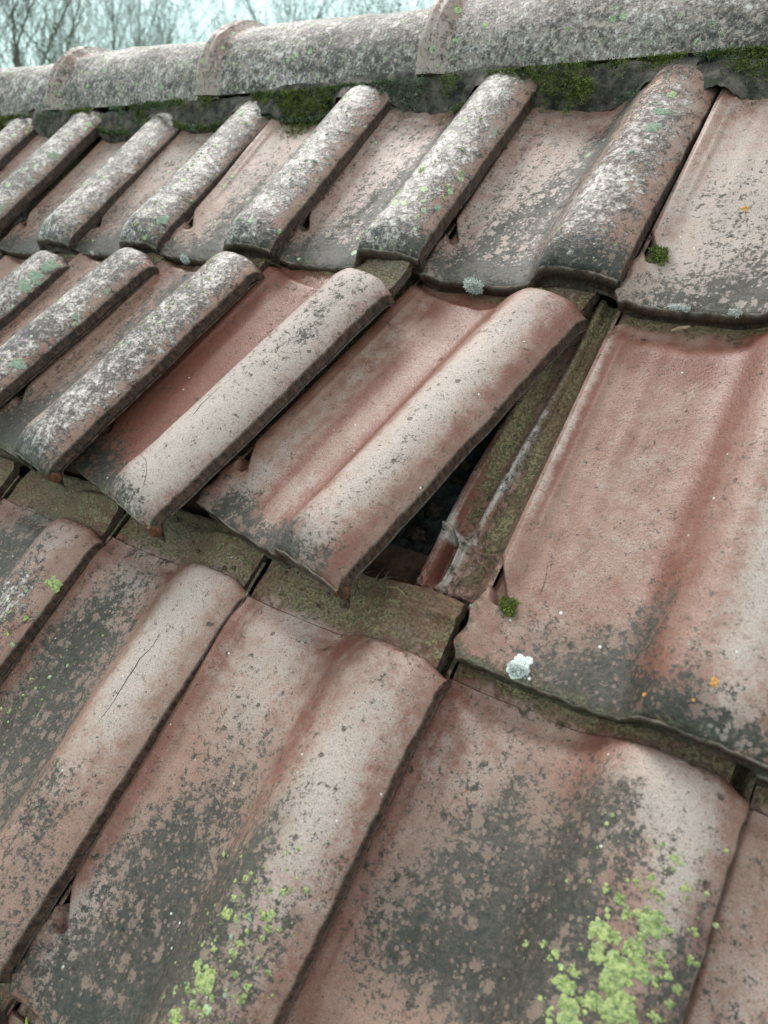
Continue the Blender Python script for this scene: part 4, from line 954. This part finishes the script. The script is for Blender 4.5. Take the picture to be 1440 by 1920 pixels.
def tubes(segs, n):
    V, F = [], []
    P = np.array([[*a, *b, c, d] for a, b, c, d in segs]); a = P[:, :3]; b = P[:, 3:6]; ra = P[:, 6:7]; rb = P[:, 7:8]
    d = b - a; d /= np.linalg.norm(d, axis=1, keepdims=True) + 1e-9; s = np.cross(d, [.31, .77, .2]); s /= np.linalg.norm(s, axis=1, keepdims=True); t = np.cross(d, s)
    vs = []
    for k in range(n):
        c_, s_ = math.cos(2 * math.pi * k / n), math.sin(2 * math.pi * k / n); vs.append(a + (s * c_ + t * s_) * ra)
    for k in range(n):
        c_, s_ = math.cos(2 * math.pi * k / n), math.sin(2 * math.pi * k / n); vs.append(b + (s * c_ + t * s_) * rb)
    V = np.stack(vs, 1).reshape(-1, 3); i = np.arange(len(P))[:, None] * 2 * n
    F = np.concatenate([i + np.array([[k, (k + 1) % n, n + (k + 1) % n, n + k]]) for k in range(n)])
    return V, F
protos = []
for s_, h in ((1, 9.0), (2, 8.0), (3, 9.5), (4, 7.5)):
    sg, tw, bd = tree_mesh(s_, h); 
    V2_, F2_ = tubes(tw, 3); B_ = np.array([list(b_) for b_ in bd]); rb_ = np.random.default_rng(s_)
    B_ = B_ + rb_.normal(size=B_.shape) * .06; a_ = rb_.normal(size=B_.shape) * .016; c_ = rb_.normal(size=B_.shape) * .016
    Q_ = np.stack([B_ - a_, B_ - c_, B_ + a_, B_ + c_], 1).reshape(-1, 3); q_ = np.arange(len(B_))[:, None] * 4 + np.array([[0, 1, 2, 3]])
    protos.append((tubes(sg, 6), (np.concatenate([V2_, Q_]), np.concatenate([F2_, q_ + len(V2_)])), s_))
tlab = ['bare tree with a fine twig crown beyond the ridge', 'bare tree with upright twigs beyond the ridge', 'bare tree with spreading limbs beyond the ridge', 'small leafless tree beyond the ridge']
meshes = []
for (V1, F1), (V2, F2), s_ in protos:
    a = mesh_obj('trunk', V1, F1, BARK); b = mesh_obj('crown', V2, F2, TWIGM); meshes.append((a.data, b.data)); bpy.data.objects.remove(a); bpy.data.objects.remove(b)
camw = cam.matrix_world.translation
rt = random.Random(11)
spots = []
for i in range(24):
    az = math.radians(-66 + 36 * ((i * 7) % 24 + rt.uniform(-.4, .4)) / 23); dist = rt.uniform(30, 48) if i < 12 else rt.uniform(50, 80)
    spots.append((camw.x + math.sin(az) * dist, camw.y + math.cos(az) * dist, (rt.uniform(.95, 1.25) if i < 12 else rt.uniform(.70, 1.0)) * dist / 34, rt.uniform(0, 6.28), i % 4))
spots.sort(key=lambda q: math.atan2(q[0] - camw.x, q[1] - camw.y))
ORD = 'first second third fourth fifth sixth seventh eighth ninth tenth eleventh twelfth thirteenth fourteenth fifteenth sixteenth seventeenth'.split()
TPL = ['%s from the left' % w_ for w_ in ORD[:12]] + ['%s from the right' % w_ for w_ in ORD[:12][::-1]]
tn = 0
for x, y, s_, rz, v in spots:
    root = empty('bare_tree', Matrix.Translation((x, y, 0)) @ Matrix.Rotation(rz, 4, 'Z') @ Matrix.Scale(s_, 4))
    tag(root, tlab[v] + ', ' + TPL[tn], 'tree', 'bare trees beyond the roof'); tn += 1
    for nm, me in zip(('trunk', 'crown'), meshes[v]):
        c = bpy.data.objects.new(nm, me); COL.objects.link(c); c.parent = root
